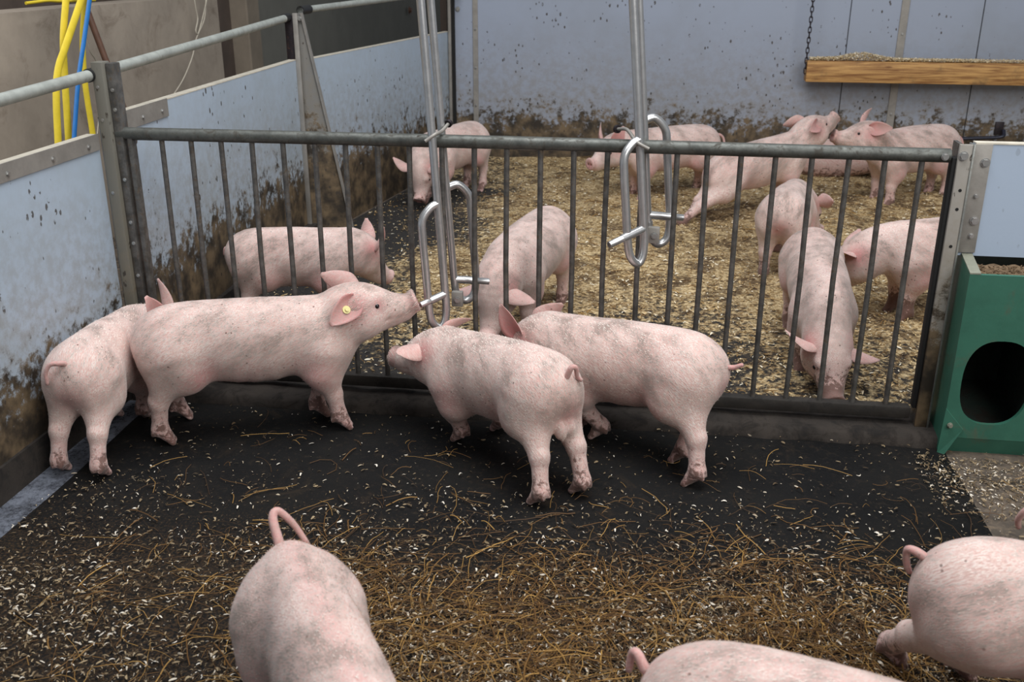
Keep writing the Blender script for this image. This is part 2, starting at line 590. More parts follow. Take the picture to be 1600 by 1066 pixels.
# rubber mat of the front pen
m = MB()
nx, ny = 60, 50
vs = []
for j in range(ny + 1):
    for i in range(nx + 1):
        x = -0.01 + (2.565 + 0.01) * i / nx
        y = -2.5 + (2.5 - 0.075) * j / ny
        if i == 0:
            x = 0.0 + 0.012 * math.sin(y * 7) - 0.03 * (y + 1)*0.4
        e = min(i, nx - i, ny - j)
        z = (0.008 if e > 0 else 0.0) + (0.003 * math.sin(x * 5.1 + y * 3) * math.sin(y * 6.3 - x) if e > 1 else 0)
        vs.append((x, y, z))
fs = [(j * (nx + 1) + i, j * (nx + 1) + i + 1, (j + 1) * (nx + 1) + i + 1, (j + 1) * (nx + 1) + i) for j in range(ny) for i in range(nx)]
m.add(vs, fs)
o = m.build('rubber_mat', M['mat'], smooth=60)
tag(o, 'black rubber floor mat covering the front pen before the gate', 'mat')

# concrete sill below the gate
m = MB()
n = 40
prof = [(-0.10, 0.0), (-0.092, 0.03), (-0.075, 0.04), (0.0, 0.046), (0.085, 0.042), (0.1, 0.03), (0.105, 0.0)]
vs = []
for i in range(n + 1):
    x = -0.07 + 2.62 * i / n
    for k, (y, z) in enumerate(prof):
        j = 0.006 * math.sin(i * 1.9 + k * 2.2) + 0.004 * math.sin(i * 4.3 + k)
        vs.append((x, y + 0.012 * i / n + (j if k in (0, 1, 2) else 0), max(0, z + (j * 0.4 if 0 < k < 6 else 0))))
q = len(prof)
fs = [(i * q + k, (i + 1) * q + k, (i + 1) * q + k + 1, i * q + k + 1) for i in range(n) for k in range(q - 1)]
fs += [tuple(range(q)), tuple(range(n * q, n * q + q))]
m.add(vs, fs)
structure(m.build('trim_7', M['sill'], smooth=50))

# bedding ground behind the gate
BX0, BX1, BY0, BY1 = -0.1, 4.9, 0.09, BACK


def bare_at(x, y):
    """how bare the bed is: trodden strip along the gate and along the left panels"""
    a = 1.0 - min(1, max(0, (y - 0.35 + 0.2 * math.sin(x * 2.1)) / 1.1))
    a *= 1 - 0.45 * min(1, max(0, (x - 1.7) / 0.4))
    b = 1.0 - min(1, max(0, (x - 0.16 - 0.12 * y + 0.1 * math.sin(y * 5)) / 0.5))
    if y > 3.3:
        b *= 0.5
    return max(a, b * 0.95)


def bed_z(x, y):
    d = 1 - bare_at(x, y)
    h = 0.014 + 0.016 * math.sin(x * 4.3 + 1.1 * math.sin(y * 3)) * math.sin(y * 4.9 + x) + 0.008 * math.sin(x * 13 + y * 7) * math.sin(y * 15 - x * 4)
    ed = max(0, 1 - (BACK - y) / 0.35)
    return 0.004 + d * max(0.002, 0.02 + h) + 0.05 * ed * ed * d


def bed_left(y):
    return (-0.083 - 0.024 * y) if y < 1.92 else -0.115 + 0.142 * (y - 1.92) + 0.012


nx, ny = 170, 140
vs, bare = [], []
for j in range(ny + 1):
    for i in range(nx + 1):
        y = BY0 + (BY1 - BY0 - 0.004) * j / ny
        xl = bed_left(y)
        x = xl + (BX1 - xl) * i / nx
        vs.append((x, y, bed_z(x, y)))
        bare.append(bare_at(x, y))
fs = [(j * (nx + 1) + i, j * (nx + 1) + i + 1, (j + 1) * (nx + 1) + i + 1, (j + 1) * (nx + 1) + i) for j in range(ny) for i in range(nx)]
o = MB().add(vs, fs).build('bedding', M['bed'], smooth=80)
a = o.data.attributes.new('bare', 'FLOAT', 'POINT')
a.data.foreach_set('value', bare)
tag(o, 'deep tan wood shaving bedding covering the rear pen behind the gate', 'bedding', kind='stuff')

# ------------------------------------------------------------------ fixtures
# gate
gate = empty('pen_gate', (1.2, 0, 0.05), 'grey steel bar gate across the pen with upright rods under a round top rail', 'gate')
ZR = 0.884
m = MB().tube(spline([(-0.045, 0, ZR), (0.6, 0, ZR + 0.002), (1.3, 0, ZR + 0.003), (2.0, 0, ZR + 0.001), (2.47, 0, ZR)], 8), 0.020, 18)
m.build('top_rail', M['gate'], gate, 60)
m = MB().box((1.22, 0, 0.085), (2.5, 0.036, 0.04), bev=0.005)
m.build('bottom_rail', M['sole'], gate, 40)
barpx = [(251, 206.5), (297, 209), (344, 211), (392.5, 213), (441, 214), (491, 215), (539, 216.5), (589, 217.5), (639, 218.5), (690, 219.5), (741, 220), (792, 221.5),
         (845, 223.5), (897, 225.5), (950, 227), (1006, 229), (1059, 231), (1106, 233), (1159, 234.5), (1213, 236.5), (1270, 238), (1328, 240), (1384, 242), (1442, 244)]
for px, py in barpx:
    bx = at(px, py, y=0)[0]
    k = R.uniform(-0.004, 0.004)
    MB().tube([(bx, 0, 0.1), (bx + k, 0, 0.5), (bx, 0, ZR - 0.015)], 0.0085, 10).build('bar', M['bar'], gate, 60)
m = MB().box((-0.002, 0, 0.49), (0.016, 0.03, 0.78), bev=0.003)
m.build('end_stile', M['bar'], gate, 40)
m = MB().box((2.482, 0.004, 0.49), (0.014, 0.036, 0.78), bev=0.003)
m.build('end_stile', M['dark'], gate, 40)
hb = hexbolt((2.452, -0.021, ZR), (0, -1, 0), 0.008)
hb.build('bolt', M['bolt'], gate, 40)

# hinge post on the left
p = empty('steel_post', (-0.05, -0.01, 0), 'tall steel channel post at the left end of the gate carrying the hand rail', 'post')
MB().box((-0.066, -0.012, 0.555), (0.036, 0.05, 1.10), bev=0.003).build('channel', M['post'], p, 40)
MB().box((-0.034, 0.004, 0.553), (0.026, 0.045, 1.095), bev=0.003).build('flange', M['bar'], p, 40)
for zz in (1.02, 0.96, 0.74, 0.60, 0.53, 0.42):
    hexbolt((-0.033, -0.019, zz), (0, -1, 0), 0.0045, 0.003).build('rivet', M['bolt'], p, 40)
for zz in (1.03, 0.93, 0.70):
    hexbolt((-0.07, -0.037, zz), (0, -1, 0), 0.004, 0.002).build('rivet', M['bolt'], p, 40)

# far post with gusset plate on the left wall
PX, PY = -0.135, 1.95
p = empty('steel_post', (PX, PY, 0), 'steel post with a tall triangular brace plate at the bend of the left wall', 'post')
MB().box((PX - 0.028, PY + 0.01, 0.575), (0.042, 0.05, 1.13), bev=0.004).build('channel', M['iron'], p, 40)
MB().box((PX + 0.012, PY - 0.028, 0.575), (0.024, 0.012, 1.15), bev=0.002).build('flange', M['plate'], p, 40)
m = MB().prism([(PX + 0.02, PY - 0.012, 1.15), (PX + 0.04, PY - 0.012, 1.15), (0.098, PY + 0.03, 0.012), (PX + 0.02, PY - 0.012, 0.012)], (0, 0.008, 0))
m.build('gusset_plate', M['gusset'], p, 40)
m = MB().prism([(PX + 0.036, PY - 0.024, 1.15), (PX + 0.044, PY - 0.024, 1.15), (0.104, PY + 0.018, 0.012), (0.096, PY + 0.018, 0.012)], (0, 0.024, 0))
m.build('folded_edge', M['plate'], p, 40)
hexbolt((PX + 0.032, PY - 0.022, 1.125), (0, -1, 0), 0.009).build('bolt', M['bolt'], p, 40)

# hand rails
r1 = MB().tube([(-0.10, -2.4, 1.035), (-0.097, -0.5, 1.048), (-0.092, 0.0, 1.066), (-0.12, 1.0, 1.10), (PX - 0.03, PY - 0.02, 1.128)], 0.0175, 18)
o = tag(r1.build('hand_rail', M['rail'], None, 60), 'near galvanised hand rail running through the left post towards the lower left', 'rail')
for q, d in (((-0.092, 0.0, 1.066), 0.0), ((PX - 0.03, PY - 0.03, 1.128), 0.0)):
    MB().tube([(q[0], q[1] - 0.045, q[2] - 0.001), (q[0], q[1] + 0.02, q[2] + 0.001)], 0.0205, 18).build('rubber_sleeve', M['rubber'], o, 60)
e2 = at(640, -6, y=3.3)
r2 = MB().tube([(PX + 0.02, PY + 0.03, 1.160), (e2[0], 3.3, e2[2]), (e2[0] + (e2[0] - PX) * 0.6, 4.12, e2[2] + 0.01)], 0.0165, 18)
o = tag(r2.build('hand_rail', M['rail'], None, 60), 'far galvanised hand rail running from the braced post to the back wall', 'rail')
d = (Vector((e2[0], 3.3, e2[2])) - Vector((PX + 0.02, PY + 0.03, 1.160))).normalized()
q = Vector((PX + 0.02, PY + 0.03, 1.160))
MB().tube([q, q + d * 0.09], 0.021, 18).build('rubber_sleeve', M['rubber'], o, 60)


def partition(a, b, z0, z1, thick, mat, label, bolts=(), bracket=None, face=1):
    """upright plastic sheet between two plan points, pale top edge"""
    a, b = Vector((a[0], a[1], 0)), Vector((b[0], b[1], 0))
    d = (b - a).normalized()
    nrm = Vector((d.y, -d.x, 0)) * face           # the side that faces the pens
    root = empty('pen_partition', (a + b) / 2 + Vector((0, 0, z0)), label, 'partition')
    L = (b - a).length
    back = -nrm * thick
    m = MB().prism([a + Vector((0, 0, z0)), b + Vector((0, 0, z0)), b + Vector((0, 0, z1 - 0.004)), a + Vector((0, 0, z1 - 0.004))], back)
    m.build('sheet', mat, root)
    m = MB().prism([a + Vector((0, 0, z1 - 0.004)) + nrm * 0.001, b + Vector((0, 0, z1 - 0.004)) + nrm * 0.001, b + Vector((0, 0, z1)) + nrm * 0.001, a + Vector((0, 0, z1)) + nrm * 0.001], back * 1.05)
    m.build('top_edge', M['cream'], root)
    if bracket:
        for (s0, s1, h) in bracket:
            q0, q1 = a + d * s0 + nrm * 0.0015, a + d * s1 + nrm * 0.0015
            m = MB().prism([q0 + Vector((0, 0, z1 - h)), q1 + Vector((0, 0, z1 - h)), q1 + Vector((0, 0, z1 + 0.002)), q0 + Vector((0, 0, z1 + 0.002))], nrm * 0.004)
            br = m.build('angle_strip', M['plate'], root)
            for t in (0.12, 0.52, 0.88):
                q = q0.lerp(q1, t) + nrm * 0.004 + Vector((0, 0, z1 - h * 0.6))
                hexbolt(q, nrm, 0.006, 0.004).build('bolt', M['bolt'], br, 40)
    return root


partition((-0.095, -2.4), (-0.095, -0.035), 0.098, 0.886, 0.035, M['panel_near'], 'pale blue plastic partition sheet left of the gate post in the foreground',
          bracket=((2.365 - 0.545, 2.365 - 0.005, 0.048),))
partition((-0.088, 0.03), (PX, PY - 0.03), 0.02, 0.932, 0.035, M['panel'], 'pale blue plastic partition sheet between the gate post and the braced post',
          bracket=((0.01, 0.42, 0.06),))
partition((PX + 0.015, PY + 0.02), (0.19, BACK - 0.03), 0.0, 0.925, 0.03, M['panel'], 'muck splashed plastic partition sheet between the braced post and the back wall')

# corner post where the left sheets meet the back wall
cx = at(703, 40, y=BACK - 0.03)[0]
p = empty('corner_post', (cx, BACK - 0.03, 0), 'slim steel post in the far left corner against the back wall', 'post')
MB().box((cx, BACK - 0.04, 1.05), (0.02, 0.03, 2.1), bev=0.002).build('upright', M['plate'], p, 40)
MB().box((cx + 0.022, BACK - 0.02, 1.05), (0.02, 0.02, 2.1)).build('gap_shade', M['dark'], p)  # black strip standing in for the shaded gap beside the post
hexbolt((cx + 0.052, BACK - 0.004, at(712, 14, y=BACK)[2]), (0, -1, 0), 0.012).build('bolt', M['bolt'], p, 40)
# dark strip added for the shaded gap behind the rail end
tp = at(694, 20, y=BACK + 0.3)
m = MB().box((tp[0], BACK + 0.3, 0.9), (0.05, 0.05, 1.8), bev=0.004)
tag(m.build('gap_strip', M['recess'], None, 40), 'added dark upright strip for the shaded gap behind the far left partition', 'filler')
tp = at(648, 20, y=BACK + 0.2)
m = MB().box((tp[0] - 0.6, BACK + 0.6, 0.9), (0.05, 0.05, 1.8), bev=0.004)

# right gate post with holes and bolted strip of the right sheet
p = empty('gate_post', (2.5, 0, 0), 'flat steel latch post with punched holes at the right end of the gate', 'post')
MB().box((2.505, -0.018, 0.475), (0.036, 0.012, 0.89), bev=0.002).build('face_plate', M['latch_post'], p, 40)
MB().box((2.5255, -0.004, 0.475), (0.006, 0.045, 0.89), bev=0.001).build('return_flange', M['galv'], p, 40)
MB().box((2.4925, 0.02, 0.475), (0.010, 0.06, 0.89)).build('inner_web', M['bar'], p)
for zz in (0.79, 0.735, 0.625):
    MB().cyl((2.506, -0.0235, zz), (2.506, -0.0246, zz), 0.0048).build('hole', M['dark'], p)
hexbolt((2.500, -0.0242, 0.888), (0, -1, 0), 0.010).build('bolt', M['bolt'], p, 40)

root = empty('pen_partition', (2.9, 0.0, 0.6), 'clean pale blue plastic sheet above the green feeder right of the gate', 'partition')
MB().box((3.03, 0.012, 0.757), (0.99, 0.03, 0.325)).build('sheet', M['panel_right'], root)
MB().box((3.03, 0.012, 0.921), (0.99, 0.034, 0.004)).build('top_edge', M['cream'], root)
br = MB().box((2.555, -0.006, 0.762), (0.05, 0.005, 0.315), bev=0.001).build('angle_strip', M['plate'], root, 40)
for zz, xx, rr in ((0.868, 2.566, 0.010), (0.700, 2.563, 0.010), (0.655, 2.561, 0.006), (0.772, 2.556, 0.005)):
    hexbolt((xx, -0.0085, zz), (0, -1, 0), rr).build('bolt', M['bolt'], br, 40)

# ---------------------------------------------------------------- feeder
fd = empty('pig_feeder', (2.9, 0.08, 0), 'green plastic pig feeder with a dark oval opening beside the gate post', 'feeder')
FX0, FX1, FY0, FY1, FT = 2.545, 3.35, -0.11, 0.22, 0.568
m = MB().prism([(FX0, FY1, 0.0), (FX0, FY0 + 0.015, 0.0), (FX0, FY0, 0.06), (FX0, FY0, FT), (FX0, 0.0, FT + 0.03), (FX0, FY1, FT + 0.03)], (0.02, 0, 0))
m.build('side_panel', M['green'], fd)
m = MB().prism([(FX0, FY0, FT + 0.001), (FX0, 0.0, FT + 0.031), (FX0 + 0.03, 0.0, FT + 0.031), (FX0 + 0.03, FY0, FT + 0.001)], (0, 0, 0.004))
m.build('worn_rim', M['green_top'], fd)
# front panel with two oval openings
m = MB()


def holed(xa, xb, za, zb, hx, hz, rx, rz, y, t, seg=48):
    """front plate from xa..xb, za..zb pierced by a rounded opening"""
    ang = [2 * PI * k / seg for k in range(seg)]
    inn, outr = [], []
    for a in ang:
        c, s_ = math.cos(a), math.sin(a)
        e = 0.8
        inn.append((hx + rx * math.copysign(abs(c) ** e, c), hz + rz * math.copysign(abs(s_) ** e, s_)))
        tx = ((xb - hx) / c) if c > 1e-6 else (((xa - hx) / c) if c < -1e-6 else 1e9)
        tz = ((zb - hz) / s_) if s_ > 1e-6 else (((za - hz) / s_) if s_ < -1e-6 else 1e9)
        k = min(tx, tz)
        outr.append((hx + c * k, hz + s_ * k))
    # snap the corner samples
    for (qx, qz) in ((xa, za), (xa, zb), (xb, za), (xb, zb)):
        i = min(range(seg), key=lambda i: (outr[i][0] - qx) ** 2 + (outr[i][1] - qz) ** 2)
        outr[i] = (qx, qz)
    vs = [(x, y, z) for x, z in inn] + [(x, y, z) for x, z in outr] + [(x, y + t, z) for x, z in inn] + [(x, y + t, z) for x, z in outr]
    fs = []
    for i in range(seg):
        j = (i + 1) % seg
        fs += [(i, j, seg + j, seg + i), (2 * seg + i, 3 * seg + i, 3 * seg + j, 2 * seg + j), (i, 2 * seg + i, 2 * seg + j, j), (seg + i, seg + j, 3 * seg + j, 3 * seg + i)]
    return vs, fs


m.add(*holed(FX0 + 0.02, 2.80, 0.055, FT, 2.672, 0.237, 0.098, 0.134, FY0, 0.014))
m.add(*holed(2.80, FX1, 0.055, FT, 2.93, 0.237, 0.098, 0.134, FY0, 0.014))
m.build('front_panel', M['green'], fd, 40)
m = MB().prism([(FX0 + 0.012, FY0 + 0.001, 0.056), (FX1, FY0 + 0.001, 0.056), (FX1, FY0 + 0.02, 0.0), (FX0 + 0.012, FY0 + 0.02, 0.0)], (0, 0.012, 0))
m.build('kick_plate', M['green'], fd)
m = MB().prism([(FX0 - 0.002, FY0 - 0.004, 0.15), (FX0 + 0.055, FY0 - 0.006, 0.085), (FX0 + 0.012, FY0 - 0.012, 0.0), (FX0 - 0.008, FY0 - 0.006, 0.0)], (0.006, 0.014, 0))
fp = m.build('corner_gusset', M['green'], fd)
hexbolt((FX0 + 0.016, FY0 - 0.008, 0.098), (0, -1, 0), 0.006).build('bolt', M['green_top'], fp, 40)
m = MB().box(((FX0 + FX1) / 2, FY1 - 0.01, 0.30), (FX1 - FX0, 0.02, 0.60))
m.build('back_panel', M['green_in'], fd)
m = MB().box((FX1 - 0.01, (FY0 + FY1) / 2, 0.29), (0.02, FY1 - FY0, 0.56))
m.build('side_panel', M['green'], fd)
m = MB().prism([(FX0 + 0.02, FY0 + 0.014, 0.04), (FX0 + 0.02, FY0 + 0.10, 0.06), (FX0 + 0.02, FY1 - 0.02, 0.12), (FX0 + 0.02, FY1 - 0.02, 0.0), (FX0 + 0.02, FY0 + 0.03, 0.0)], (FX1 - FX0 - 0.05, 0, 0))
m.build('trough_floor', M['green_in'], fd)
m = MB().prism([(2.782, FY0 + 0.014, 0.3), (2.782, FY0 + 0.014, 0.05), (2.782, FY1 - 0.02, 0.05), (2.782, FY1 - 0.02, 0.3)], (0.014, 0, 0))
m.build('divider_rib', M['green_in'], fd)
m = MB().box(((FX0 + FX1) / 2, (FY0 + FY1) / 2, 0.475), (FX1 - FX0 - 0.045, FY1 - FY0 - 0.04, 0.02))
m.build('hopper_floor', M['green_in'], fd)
# pellets lying in the hopper
m = MB()
nx, ny = 60, 24
vs = [(FX0 + 0.024 + (FX1 - FX0 - 0.05) * i / nx, FY0 + 0.018 + (FY1 - FY0 - 0.044) * j / ny,
       0.506 + 0.008 * j / ny + 0.004 * math.sin(i * 1.3) * math.sin(j * 1.9)) for j in range(ny + 1) for i in range(nx + 1)]
fs = [(j * (nx + 1) + i, j * (nx + 1) + i + 1, (j + 1) * (nx + 1) + i + 1, (j + 1) * (nx + 1) + i) for j in range(ny) for i in range(nx)]
m.add(vs, fs)
for k in range(1500):
    x, y = R.uniform(FX0 + 0.03, FX1 - 0.04), R.uniform(FY0 + 0.025, FY1 - 0.035)
    z = 0.509 + 0.008 * (y - FY0) / (FY1 - FY0)
    a = R.uniform(0, PI)
    dx, dy = math.cos(a) * 0.004, math.sin(a) * 0.004
    m.tube([(x - dx, y - dy, z), (x + dx, y + dy, z + R.uniform(-0.002, 0.003))], 0.0018, 5)
tag(m.build('feed_pellets', M['pellet']), 'brown feed pellets filling the open top of the green feeder', 'feed', kind='stuff')


# ---------------------------------------------------------------- hanging drinkers
def drinker(px_top, px_ref, zlow, loops, ring, label, nz, nlen):
    """px_top: where the pipes leave the frame; px_ref: a lower pixel on the front pipe"""
    YF, YB = -0.045, 0.047
    t = at(px_top[0], px_top[1], y=YF)
    r_ = at(px_ref[0], px_ref[1], y=YF)
    sl = (r_[0] - t[0]) / (r_[2] - t[2])

    def pf(z, y=YF, dx=0.0):
        return Vector((r_[0] + sl * (z - r_[2]) + dx, y, z))
    root = empty('hanging_drinker', pf(zlow), label, 'drinker')
    rp = 0.0125
    (lt, lb), (bt, bb) = loops
    MB().tube([pf(zlow + 0.05), pf(2.4)], rp, 14).build('supply_pipe', M['chrome'], root, 60)
    MB().tube([pf(nz + 0.0, YB, 0.012), pf(2.4, YF + 0.024, 0.020)], rp * 0.95, 14).build('supply_pipe', M['chrome'], root, 60)
    # front guard: long bent bow, its foot curling back under the pipe
    wv = Vector((-0.048, -0.035, 0))
    pts = spline([pf(lt + 0.0), pf(lt - 0.012) + wv * 0.45, pf(lt - 0.045) + wv * 0.92, pf(lt - 0.10) + wv, pf((lt + lb) / 2) + wv, pf(lb + 0.07) + wv,
                  pf(lb + 0.022) + wv * 0.86, pf(lb) + wv * 0.45, pf(lb + 0.025) + wv * 0.12, pf(lb + 0.075), pf(zlow + 0.12)], 6)
    MB().tube(pts, rp, 14).build('guard_bow', M['chrome'], root, 60)
    wv = Vector((0.064, 0.03, 0))
    dx = 0.014
    pts = spline([pf(bt, YB, dx), pf(bt + 0.006, YB, dx) + wv * 0.5, pf(bt - 0.03, YB, dx) + wv * 0.95, pf(bt - 0.08, YB, dx) + wv, pf((bt + bb) / 2, YB, dx) + wv,
                  pf(bb + 0.08, YB, dx) + wv, pf(bb + 0.02, YB, dx) + wv * 0.85, pf(bb, YB, dx) + wv * 0.4, pf(bb + 0.03, YB, dx) + wv * 0.02, pf(bb + 0.075, YB, dx)], 6)
    MB().tube(pts, rp, 14).build('guard_bow', M['chrome'], root, 60)

    def nipple(a, d, L):
        a, d = Vector(a), Vector(d).normalized()
        MB().tube([a, a + d * L * 0.62], 0.0125, 14).build('nipple_pipe', M['chrome'], root, 60)
        q = MB().tube([a + d * L * 0.6, a + d * L * 0.62, a + d * L * 0.97, a + d * L, a + d * L, a + d * L * 0.9], [0.0125, 0.0105, 0.0105, 0.010, 0.007, 0.007], 14)
        nb = q.build('nipple', M['chrome'], root, 60)
        MB().tube([a + d * L * 0.85, a + d * L * 0.985], 0.0035, 10).build('pin', M['bolt'], nb, 60)
    nipple(pf(nz), (-0.80, -0.72, -0.25), nlen)
    nipple(pf(nz + 0.02, YB, 0.012), (0.93, 0.30, -0.12), 0.115)
    q = pf(nz - 0.03, (YF + YB) / 2, 0.028)
    bk = MB().box(q, (0.036, 0.02, 0.05), bev=0.003).build('clamp_block', M['plate'], root, 40)
    hexbolt(q + Vector((0.002, -0.011, 0)), (0, -1, 0), 0.008).build('bolt', M['bolt'], bk, 40)
    # wire hook around the gate rail and the pipe
    h = MB().tube(spline([Vector(p) for p in ring], 8), 0.0055, 10)
    h.build('rail_hook', M['plate'], root, 60)
    c = Vector(ring[0])
    c2 = Vector(ring[0]) + (Vector(ring[0]) - Vector(ring[1])).normalized() * 0.01
    MB().tube([c, c2], 0.012, 12).build('hook_eye', M['iron'], root, 60)


A = lambda px, py, y: tuple(at(px, py, y=y))
drinker((657, 0), (684, 320), 0.31, ((0.705, 0.305), (0.735, 0.36)),
        [A(700, 194, 0.035), A(690, 205, -0.005), A(680, 210, -0.05), A(664, 221, -0.066)],
        'left hanging steel drinker whose lower loop reaches the snout of the upturned pig', 0.415, 0.092)
drinker((989, 0), (1000, 235), 0.55, ((0.915, 0.545), (0.955, 0.575)),
        [A(966, 202, 0.035), A(980, 203, 0.0), A(995, 222, -0.06), A(1014, 233, -0.066)],
        'right hanging steel drinker whose loops cross the top rail near the gate middle', 0.65, 0.135)

# ---------------------------------------------------------------- feeding plank on its chain
PYC = 4.02
a0, a1 = at(1262, 95, y=PYC - 0.05), at(1262, 128, y=PYC - 0.05)
m = MB().box((a0[0] + 0.85, PYC, (a0[2] + a1[2]) / 2), (1.7, 0.10, a0[2] - a1[2]), bev=0.004)
plank = tag(m.build('feed_plank', M['wood'], None, 40), 'brown timber plank hanging from a chain in front of the back wall', 'plank')
ztp = a0[2]
# chain, one link after the other
ct = at(1272, 0, y=PYC - 0.03)
ch = empty('hanging_chain', (a0[0] - 0.004, PYC - 0.03, a1[2] + 0.05), 'dark iron chain holding the left end of the timber plank', 'chain')
z0c, z1c = a1[2] + 0.05, ct[2] + 0.25
nl = int((z1c - z0c) / 0.032)
for k in range(nl):
    z = z0c + 0.032 * k + 0.02
    x = a0[0] - 0.006 + (ct[0] - a0[0]) * (z - z0c) / (ct[2] - z0c)
    an = (PI / 2 if k % 2 else 0.15)
    u = Vector((math.cos(an), math.sin(an), 0))
    pts = []
    for i in range(16):
        t = 2 * PI * i / 16
        pts.append(Vector((x, PYC - 0.03, z)) + u * 0.0095 * math.cos(t) + Vector((0, 0, 0.0145 * math.sin(t) + (0.0065 if math.sin(t) > 0 else -0.0065))))
    MB().tube(pts, 0.0034, 6, closed=True).build('link', M['iron'], ch, 80)

# black latch bar on the back wall
q0, q1, q2 = at(1500, 217, y=4.09), at(1556, 215, y=4.09), at(1562, 203, y=4.14)
lt = empty('wall_latch', (q2[0], 4.14, q2[2]), 'black rod latch on a rusty plate low on the back wall at right', 'latch')
MB().tube(spline([q0, (q0 + q1) / 2, q1, q1 + np.array((0.045, 0.0, 0.012)), np.array((q2[0] + 0.02, 4.12, q2[2]))], 6), 0.012, 12).build('rod', M['black_bar'], lt, 60)
MB().box((q2[0] - 0.005, 4.143, q2[2] + 0.01), (0.055, 0.014, 0.085), bev=0.003).build('plate', M['iron'], lt, 40)


# ---------------------------------------------------------------- hoses, pipe and cord in the alley
def ribbon(name, pxs, x, wd, mat, label, cat, group=None, zextra=None):
    pts = [at(a, b, x=x) for a, b in pxs]
    pts = [2 * pts[0] - pts[1]] + pts + [pts[-1] + (pts[-1] - pts[-2]) * 1.2]
    pts = spline(pts, 6)
    m = MB()
    vs, fs = [], []
    n = len(pts)
    for i, p in enumerate(pts):
        t = pts[min(i + 1, n - 1)] - pts[max(i - 1, 0)]
        t /= np.linalg.norm(t)
        s_ = np.cross(t, np.array((1.0, -0.35, 0)))
        s_ /= np.linalg.norm(s_)
        nn = np.cross(s_, t)
        for k in range(8):
            a = 2 * PI * k / 8
            vs.append(p + s_ * wd / 2 * math.cos(a) + nn * 0.006 * math.sin(a))
    for i in range(n - 1):
        for k in range(8):
            fs.append((i * 8 + k, i * 8 + (k + 1) % 8, (i + 1) * 8 + (k + 1) % 8, (i + 1) * 8 + k))
    fs += [tuple(range(8))[::-1], tuple(range((n - 1) * 8, n * 8))]
    m.add(vs, fs)
    return tag(m.build(name, mat, None, 60), label, cat, group)


ribbon('flat_hose', [(103, 0), (99, 60), (101, 116), (107, 216)], -0.86, 0.036, M['yellow'], 'flat yellow hose hanging straight, second strand from the left behind the hand rail', 'hose')
ribbon('flat_hose', [(127, 0), (103, 71), (91, 108), (88, 151), (91, 224)], -0.82, 0.036, M['yellow'], 'flat yellow hose slanting across another, hanging farthest left behind the hand rail', 'hose')
ribbon('flat_hose', [(133, 0), (129, 65), (133, 130), (144, 203)], -0.86, 0.032, M['yellow'], 'flat yellow hose hanging to the right of the blue strand', 'hose')
ribbon('flat_hose', [(140, 0), (131, 65), (122, 130), (116, 212)], -0.81, 0.024, M['blue'], 'narrow blue hose hanging between the yellow ones', 'hose')
b0, b1 = at(139, 24, x=-1.0), at(199, 184, x=-0.9)
m = MB().tube([b0 - (b1 - b0) * 0.6, b0, b1, b1 + (b1 - b0) * 0.8], 0.015, 14)
tag(m.build('leaning_pipe', M['brown'], None, 60), 'brown pipe leaning against the concrete wall behind the left post', 'pipe')
pts = [at(a, b, x=-1.13) for a, b in ((322, -6), (319, 30), (306, 62), (300, 90), (285, 126), (263, 160), (250, 185))]
tag(MB().tube(spline(pts, 6), 0.0035, 6).build('cord', M['cord'], None, 60), 'thin white cord trailing down the concrete wall', 'cord')
pts = [at(a, b, x=-1.13) for a, b in ((303, -6), (306, 14), (309, 30), (306, 48), (310, 52), (316, 30), (322, 4), (323, -8))]
tag(MB().tube(spline(pts, 6), 0.004, 6).build('cord', M['cord'], None, 60), 'short looped end of cord knotted at the top of the concrete wall', 'cord')
pts = [at(a, b, x=-1.05) for a, b in ((128, -4), (131, 40), (140, 78), (152, 100), (158, 140), (153, 198), (150, 230))]
tag(MB().tube(spline(pts, 6), 0.003, 6).build('cable', M['cord'], None, 60), 'thin grey cable hanging beside the yellow hoses behind the post', 'cable')
pts = [at(a, b, x=-1.1) for a, b in ((60, 3), (75, 1), (92, 2), (112, 0), (140, 3))]
ribbon('flat_hose', [(58, 3), (75, 1), (95, 2), (120, 1)], -1.08, 0.014, M['yellow'], 'flat yellow hose lying along the top of the concrete wall', 'hose')
q = at(641, 16, x=XW + 0.02)
hexbolt((q[0] - 0.01, q[1], q[2]), (1, 0, 0), 0.03, 0.02).build('rusty_bolt', M['brown'], None, 40)
bpy.data.objects['rusty_bolt']['label'] = 'round rusty bolt head on the grey boarding above the far partition'
bpy.data.objects['rusty_bolt']['category'] = 'bolt'

